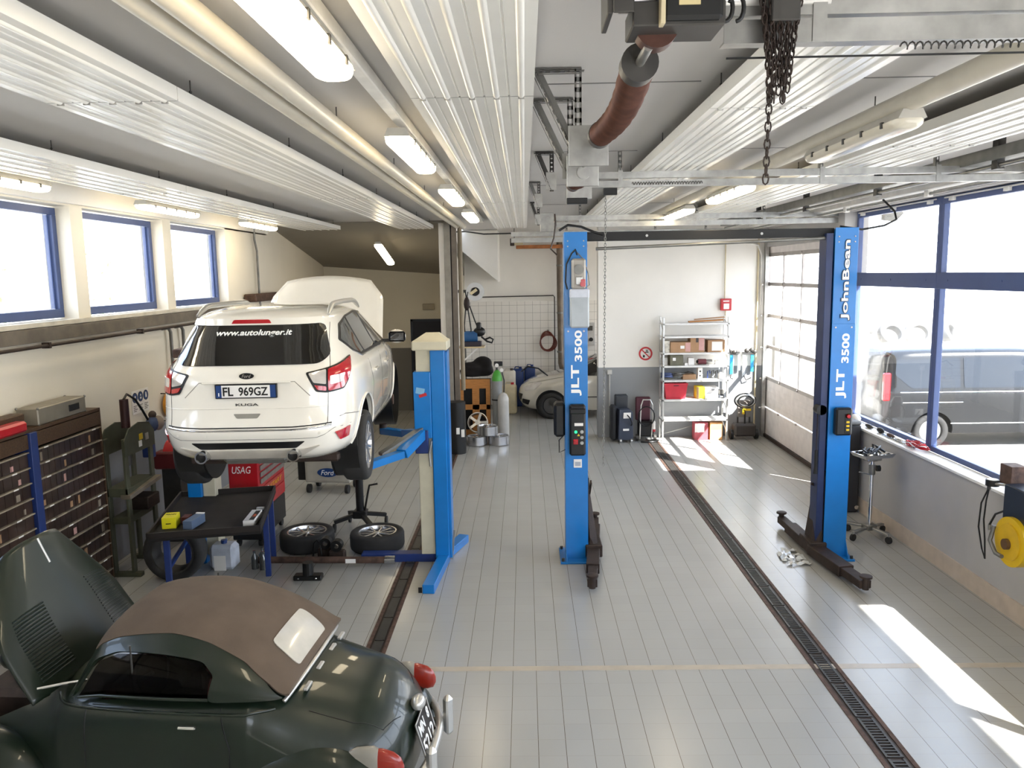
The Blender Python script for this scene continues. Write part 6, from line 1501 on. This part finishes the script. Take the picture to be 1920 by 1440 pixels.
canister('canister', 'large yellowish white canister standing in front by the tiled wall', (-.40, 19.2, 0), .36, .3, .72, JERRY, RED)
canister('canister', 'white canister standing behind the yellowish one', (-.42, 19.75, 0), .34, .3, 1.0, mat('white_canister', 'd6d0c2', .4), BROWN)
canister('canister', 'narrow blue canister half hidden behind the white one', (-.2, 20.25, 0), .3, .26, .98, BLUEJ, BLUED)
canister('canister', 'blue canister standing alone left of the silver hatchback', (.11, 20.27, .35), .28, .26, .68, BLUEJ, BLUED)
o = tag(MB().box(-.1, .32, 20.12, 20.45, 0, .35, .01).build('crate', STEELD), 'dark low crate under the blue canister, hidden by the car nose', 'crate')
t = thing('gas_cylinder', 'small grey gas cylinder with a green shoulder beside the pallet', 'gas cylinder', (-.60, 16.4, .0))
def gascyl(t, r, h, z0, shoulder, bodym):
    MB().lathe([(0, z0), (r, z0), (r, z0+h*.84)], n=24).build('body', bodym, t, smooth=40); MB().lathe([(r*1.002, z0+h*.84), (r*.95, z0+h*.89), (r*.7, z0+h*.96), (.03, z0+h), (0, z0+h)], n=24).build('shoulder', shoulder, t, smooth=60); MB().cyl((0, 0, z0+h), (0, 0, z0+h+.1), .025, n=10).build('valve', STEELD, t)
gascyl(t, .11, 1.42, .0, GREEN, GREYC)
MB().cyl((-.0, -.04, 1.52), (0, -.07, 1.52), .04, n=14).build('gauge', PAPER, t); MB().cyl((.1, -.04, 1.42), (.1, -.07, 1.42), .04, n=14).build('gauge', PAPER, t); MB().box(-.06, .12, -.03, .02, 1.5, 1.6, .01).build('regulator', BLACK, t); MB().tube([(.1, -.03, 1.4), (.15, -.05, 1.2), (.14, -.05, .9), (.1, -.08, .7)], .012).build('hose', BLACK, t)
MB().lathe([(.113, .78), (.118, .78), (.118, .81), (.113, .81), (.113, .78)], n=24, cap=False).build('strap', BLACK, t)
t = thing('gas_cylinder', 'plain pale grey gas cylinder standing behind the stacked rims', 'gas cylinder', (-.60, 16.05, 0)); gascyl(t, .115, .98, .0, mat('pale_grey_cylinder', 'b4b2ad', .35), mat('pale_grey_cylinder', 'b4b2ad', .35))
for c in children(t):
    if c.name.startswith('valve'): bpy.data.objects.remove(c)
t.location = (-.47, 16.12, 0)
t = thing('pallet', 'upright orange brown wooden pallet frame beside the gas cylinders', 'pallet', (-1.40, 16.4, .03))
for x0_, x1_, z0, z1 in ((0, .65, 1.0, 1.2), (0, .65, .55, .66), (0, .65, 0, .12), (0, .09, .12, 1.0), (.27, .42, .12, 1.0), (.56, .65, .12, 1.0)): MB().box(x0_, x1_, 0, .03 if z1-z0 < .3 else .025, z0, z1, .004).build('board', WOOD, t)
for z in (.06, .6, 1.1): MB().box(0, .65, .03, .12, z-.05, z+.05, .004).build('block', WOODD, t)
t = thing('scrap_bin', 'dark bin full of scrap behind the wooden pallet frame', 'bin', (-1.08, 16.85, 0)); m = MB(); m.loops(fr(.3, .33, .25, .28, 0, 1.15, .02)); m.build('bin', BLACK, t); MB().sph((0, 0, 1.08), .26, (1.1, .9, .35), 14).build('scrap', RUSTD, t, smooth=50)
t = thing('black_bag', 'bulging black sack lying on top of the dark bin behind the pallet', 'bag', (-1.02, 16.75, 1.26)); m = MB()
rr_ = random.Random(2); bmesh.ops.create_icosphere(m.bm, subdivisions=4, radius=1)
for v in m.bm.verts:
    c = v.co; k = 1+.10*math.sin(c.x*5+c.y*3)+.07*math.sin(c.z*7+c.x*4); c *= k; c.z = max(c.z, -.6); c.x *= .36; c.y *= .24; c.z = c.z*.23+.14+.15*c.x*(1 if c.z > 0 else .2)
m.build('sack', SOFTF, t, smooth=60); MB().tube([(-.3, -.1, .12), (-.42, -.12, 0.02), (-.38, -.14, -.1), (-.3, -.12, -.16)], .015).build('strap', mat('grey_strap', '8f8d8a', .6), t)
t = thing('dark_drum', 'tall dark drum standing behind the cream and blue lift column', 'drum', (-1.33, 14.9, 0)); MB().cyl((0, 0, 0), (0, 0, 1.0), .17, n=24).build('drum', BLACK, t, smooth=40); MB().box(.0, .06, -.19, -.16, .4, .52).build('label', PAPER, t); MB().box(.09, .15, -.16, -.12, .34, .48).build('label', PAPER, t)
for i, (x, y, z, rot, lab) in enumerate((( -1.0, 15.6, .1, (0, 0, .3), 'bottom left alloy rim of the small stack'), (-.56, 15.62, .1, (0, 0, 1), 'bottom right alloy rim of the small stack'), (-.78, 15.62, .3, (0, 0, .6), 'alloy rim lying on top of the two lower rims'), (-1.0, 16.1, .22, (1.25, 0, 0), 'alloy rim leaning upright against the wooden pallet frame'))):
    m_ = wheel('alloy_rim', (x, y, z), rot, lab, 'rim', tyre=False, r=.205, W_=.19, spokes=5, grp='bare alloy rims by the pallet')
    if i == 3: m_.location.z = .36; m_.location.y = 16.08
t = thing('wall_shelf', 'small bracket shelf on the divider wall carrying the blue machine', 'shelf', (-1.4, 16.4, 1.88)); MB().box(0, .55, 0, .4, 0, .03, .004).build('board', mat('shelf_cream', 'c9b58f', .5), t); MB().beam((.02, .2, -.35), (.4, .2, -.01), .03, .03).build('bracket', PAPER, t)
t = thing('blue_grinder', 'blue motor machine standing on the divider wall shelf', 'machine', (-1.12, 16.6, 1.91)); MB().cyl((-.2, 0, .2), (.12, 0, .2), .12, n=22).build('motor', mat('machine_blue', '2c5a8a', .4), t, smooth=40); MB().box(-.24, .2, -.12, .14, 0, .1, .01).build('base', mat('dark_machine_base', '2a2530', .5), t); MB().cyl((-.28, 0, .2), (-.2, 0, .2), .09, n=18).build('end_cap', PAPER, t, smooth=40); MB().sph((.16, 0, .3), .13, (1, .8, .8), 14).build('head', BLACK, t, smooth=60)
MB().tube([(.2, -.05, .2), (.32, -.07, .1), (.42, -.07, .07), (.45, -.07, .14), (.38, -.07, .18), (.28, -.06, .14)], .02).build('belt_loop', BLACK, t, smooth=60); MB().box(.1, .2, -.08, .02, .35, .5, .02).build('handle', BLACK, t)
t = thing('cable_reel', 'round white cable reel high on the divider wall with black cables hanging from it', 'cable reel', (-1.03, 16.6, 3.05))
m = MB(); m.lathe([(.10, -.05), (.19, -.05), (.19, .05), (.10, .05), (.10, -.05)], (0, 0, 0), 'y', 30, cap=False); m.build('rim', mat('reel_clear_white', 'cfd0d0', .3), t, smooth=40); MB().cyl((0, -.06, 0), (0, .06, 0), .09, n=24).build('hub', BLACK, t, smooth=40); MB().obox((-.03, -.07, 0), (.16, .03, .06), (0, -.6, 0)).build('arm', JERRY, t); MB().box(-.42, -.1, -.02, .02, -.02, .04).build('mount', STEELD, t)
for k, pts in enumerate(([(-.15, -.04, .0), (-.2, -.04, -.3), (-.24, -.05, -.7), (-.22, -.05, -1.0)], [(-.2, -.04, .0), (-.15, -.05, -.4), (-.1, -.05, -.8), (-.12, -.05, -.95)], [(-.25, -.03, .0), (-.3, -.03, -.5), (-.3, -.04, -1.05)], [(-.12, -.05, -.3), (-.02, -.05, -.6), (.08, -.06, -.85), (.12, -.06, -.78)])): MB().tube(pts, .014).build('cable', BLACK, t, smooth=60)
MB().sph((-.18, -.05, -.25), .08, (.8, .6, 1.8), 12).build('cable_knot', mat('dark_brown_rubber', '2a1c18', .6), t, smooth=60)
t = tag(MB().tube([(-1.42, 16.9, 4.3), (-1.25, 17.2, 4.32), (-.9, 18, 4.3), (.3, 18.4, 4.33)], .016).build('ceiling_cable', BLACK, smooth=60), 'black cable running under the ceiling above the tiled niche', 'cable')
t = thing('valve_cluster', 'small cluster of brass and black valves at the ceiling of the niche', 'valve', (-.22, 18.6, 4.1)); MB().box(-.1, .0, -.05, .05, -.05, .12, .01).build('valve_block', RUSTD, t); MB().cyl((0.0, 0, 0), (.2, 0, 0), .04, n=12).build('pipe', JERRY, t); MB().cyl((.0, 0, .1), (.0, 0, .36), .012, n=8).build('riser', STEEL, t)
for x, c in ((-1.36, 'cdc5b4'), (-1.24, '8d8069')): t = tag(MB().cyl((x-.02, 15.75, 1.1), (x-.02, 15.75, 4.4), .045, n=14).build('drop_pipe', mat('drop_pipe_%s' % c, c, .5), smooth=60), {-1.36: 'pale vertical pipe right behind the grey steel post', -1.24: 'brownish vertical pipe beside the pale one behind the steel post'}[x], 'pipe')
t = thing('back_machine', 'tall brown grey cabinet in front of the dark door at the left back', 'cabinet', (-2.3, 18.6, 0)); MB().box(-.2, .25, -.2, .2, 0, 1.9, .01).build('cabinet', mat('dark_beige_cabinet', '5a5245', .5), t); MB().box(.15, .3, -.25, -.2, 1.5, 1.95, .01).build('side_box', mat('beige_box', '9d927c', .5), t)
o = tag(MB().box(-2.55, -2.25, 19.72, 19.79, 2.55, 2.7, .01).build('wall_lamp', mat('beige_box', '9d927c', .5)), 'small beige wall box above the dark door', 'wall box')

# ================================================================ RIGHT SIDE: STAND, SILL, REEL
t = thing('tool_stand', 'chrome wheeled instrument stand with a tray of cables in front of the right wall', 'stand', (4.36, 9.8, 0), .25)
MB().cyl((0, 0, .12), (0, 0, 1.02), .025, n=16).build('column', CHROME, t, smooth=40); MB().cyl((0, 0, .82), (0, 0, .95), .04, n=14).build('clamp_collar', STEEL, t, smooth=40); MB().cyl((.05, -.02, .9), (.09, -.03, .9), .04, n=14).build('knob', BLACK, t); MB().cyl((-.03, 0, .82), (-.2, -.02, .87), .008, n=8).build('lever', GALV, t)
MB().box(-.07, .07, -.07, .07, .1, .17, .01).build('hub', STEEL, t)
for a in (.35, 1.95, 3.4, 4.9):
    c, s_ = math.cos(a), math.sin(a); MB().beam((c*.05, s_*.05, .13), (c*.3, s_*.3, .11), .05, .03, .004).build('leg', GALV, t)
    MB().cyl((c*.3-s_*.015, s_*.3+c*.015, .045), (c*.3+s_*.015, s_*.3-c*.015, .045), .045, n=16).build('caster', RUBBER, t, smooth=40); MB().cyl((c*.3, s_*.3, .06), (c*.3, s_*.3, .12), .012, n=8).build('caster_stem', CHROME, t)
MB().box(-.1, .1, -.06, .06, 1.0, 1.05, .01).build('bracket', ALU, t)
m = MB(); m.loops(fr(.19, .22, .13, .15, 1.05, 1.10, .014)); m.build('tray', CHROME, t)
for k in range(4):
    rr_ = random.Random(k); pts = [(.15*math.cos(a+k)*(1-.2*rr_.random()), .09*math.sin(a*1.3+k), 1.085+.02*k+.03*math.sin(a*2+k)) for a in (i*.5 for i in range(14))]; MB().tube(pts, .012, n=6).build('cable', BLACK if k else STEEL, t, smooth=60)
MB().tube([(.0, 0, 1.1), (.02, .03, 1.2), (.05, 0, 1.18), (.1, -.1, 1.12)], .014).build('cable_loop', BLACK, t, smooth=60)
t = thing('wheeled_case', 'tall dark grey case behind the right blue lift column', 'case', (4.4, 10.95, 0)); MB().box(-.18, .25, -.12, .15, .0, 1.25, .02).build('case', mat('dark_case', '302f31', .5), t); MB().cyl((.22, -.14, .08), (.22, -.12, .08), .03, n=12).build('wheel', CHROME, t)
MB().box(-.18, .25, -.12, .15, 1.25, 1.3, .015).build('lid', mat('grey_lid', '6b6a68', .5), t)
t = thing('socket_box', 'grey switch box on the pillar behind the right lift column', 'switch box', (4.66, 11.93, 1.3)); MB().box(-.06, .04, -.1, .1, -.3, .35, .01).build('box', mat('socket_grey', 'b9b6b0', .5), t)
t = tag(MB().tube([(4.6, 11.5, 1.25), (4.55, 11.6, 1.22), (4.6, 11.3, 1.23), (4.68, 11.1, 1.24)], .01).build('cable', BLACK, smooth=60), 'thin cable at the far end of the window sill', 'cable')
rr_ = random.Random(8)
sl = [(11.3, 'white cloth lump at the far end of the white window sill', PAPER, (.06, .12, .06)), (10.85, 'small dark socket set on the window sill', STEELD, (.03, .12, .03)), (10.5, 'black spray nozzle lying on the window sill', BLACK, (.03, .1, .04)), (10.2, 'brown and grey tool lying mid-sill', RUST, (.03, .1, .03)), (9.95, 'bright metal tool next to the red strap on the sill', CHROME, (.03, .12, .025))]
for y, lab, mm, sc in sl:
    o = MB().sph((0, 0, 0), 1, sc, 12).build('sill_clutter', mm, smooth=180); o.location = (4.76, y, 1.2+sc[2]); tag(o, lab, 'tool')
t = thing('ratchet_strap', 'tangled red ratchet strap lying on the white window sill', 'strap', (4.77, 9.55, 1.205))
for k in range(5):
    r2 = random.Random(k+20); pts = [(.06*math.sin(a*1.7+k), .22*math.sin(a+k*.8)*(1-.1*k), .015+.025*abs(math.sin(a*2.3+k))+.01*k) for a in (i*.35 for i in range(18))]; MB().tube(pts, .009, n=6).build('strap_loop', RED if k != 2 else PAPER, t, smooth=60)
m = MB(); chain(m, (0, 0, 0), 30, .03, .005, .012); m.xf(Matrix.Translation((4.74, 10.4, 1.212)) @ Matrix.Rotation(-PI/2, 4, 'X')); o = m.build('sill_chain', CHROME); 
o.data.transform(Matrix.Identity(4)); tag(o, 'bright chain stretched along the window sill behind the red strap', 'chain')
t = thing('oil_can', 'small grey metal oil can with a thin spout at the near end of the sill', 'oil can', (4.77, 7.58, 1.2)); MB().lathe([(0, 0), (.05, 0), (.05, .09), (.02, .13), (0, .13)], n=18).build('can', ALU, t, smooth=40); MB().cyl((0, 0, .13), (.0, .03, .24), .008, .003, n=8).build('spout', STEEL, t)
t = thing('hose_reel', 'yellow round hose reel with black frame on the right wall', 'hose reel', (4.5, 7.08, .88))
MB().cyl((-.06, 0, 0), (.1, 0, 0), .23, n=36).build('drum', YELLOW, t, smooth=40); MB().cyl((-.075, 0, 0), (-.06, 0, 0), .17, n=32).build('drum_face', mat('yellow_plastic_face', 'd3ab22', .4), t, smooth=40); MB().cyl((-.11, 0, -.02), (-.07, 0, -.02), .05, n=18).build('hub', mat('brown_hub', '5d4328', .5), t, smooth=40)
MB().box(-.02, .2, -.2, .2, .15, .5, .01).build('mount_box', NAVY, t); MB().tube([(-.1, .18, .1), (-.12, .2, -.05), (-.12, .1, -.14), (-.12, .0, -.14)], .02).build('crank', STEEL, t, smooth=60)
t = thing('tyre_inflator', 'tyre inflator gauge with black rubber hose hanging left of the yellow reel', 'air gauge', (4.5, 7.5, 1.33))
MB().cyl((0, 0, -.03), (0, 0, .03), .06, n=24).build('gauge_body', BLACK, t, smooth=40); MB().cyl((0, 0, .03), (0, 0, .034), .05, n=24).build('dial', PAPER, t); MB().tube([(0, -.05, 0), (.02, -.16, .02), (.08, -.24, .0)], .014).build('lever', GALV, t); MB().cyl((0, .05, -.08), (0, .05, .03), .018, n=10).build('connector', STEELD, t)
MB().tube([(0, .06, -.08), (.0, .16, -.25), (0, .18, -.5), (0, .1, -.7), (0, .04, -.78), (.0, .06, -.6), (0, .1, -.4), (0, .08, -.2), (0, .05, -.08)], .008).build('hose', BLACK, t, smooth=60); MB().tube([(0.05, -.12, -.25), (.02, -.05, -.3), (0, -.0, -.42)], .01).build('hose_end', BLACK, t); MB().cyl((0, 0, -.42), (0, 0, -.47), .014, n=8).build('nozzle', GALV, t)
MB().box(0.05, .2, -.2, -.02, .0, .2, .005).build('wall_bracket', RUST, t)
t = thing('floor_litter', 'torn clear plastic foil lying on the tiles beside the right drain', 'foil', (3.15, 9.1, .003))
m = MB(); rr_ = random.Random(4)
g_ = [[m.bm.verts.new((-.16+.04*i+.02*rr_.random(), -.3+.06*j+.02*rr_.random(), .004+.03*rr_.random())) for i in range(8)] for j in range(10)]
for j in range(9):
    for i in range(7):
        if rr_.random() < .75: m.bm.faces.new((g_[j][i], g_[j][i+1], g_[j+1][i+1], g_[j+1][i]))
m.build('foil', mat('crumpled_foil', 'd3d5d4', .2, .0, coat=.5), t)

t = thing('outdoor_floodlight', 'grey outdoor floodlight under the canopy seen through the upper left pane', 'floodlight', (5.5, 12.1, 4.2))
m = MB(); m.loops([[(-.14, -.07, .1), (.06, -.07, .12), (.14, -.07, 0), (.02, -.07, -.12), (-.14, -.07, -.1)], [(-.12, .1, .08), (.05, .1, .1), (.1, .1, 0), (.02, .1, -.1), (-.12, .1, -.08)]]); m.build('lamp_housing', STEEL, t); MB().box(-.03, .03, 0, .03, .08, .22).build('bracket', STEEL, t)
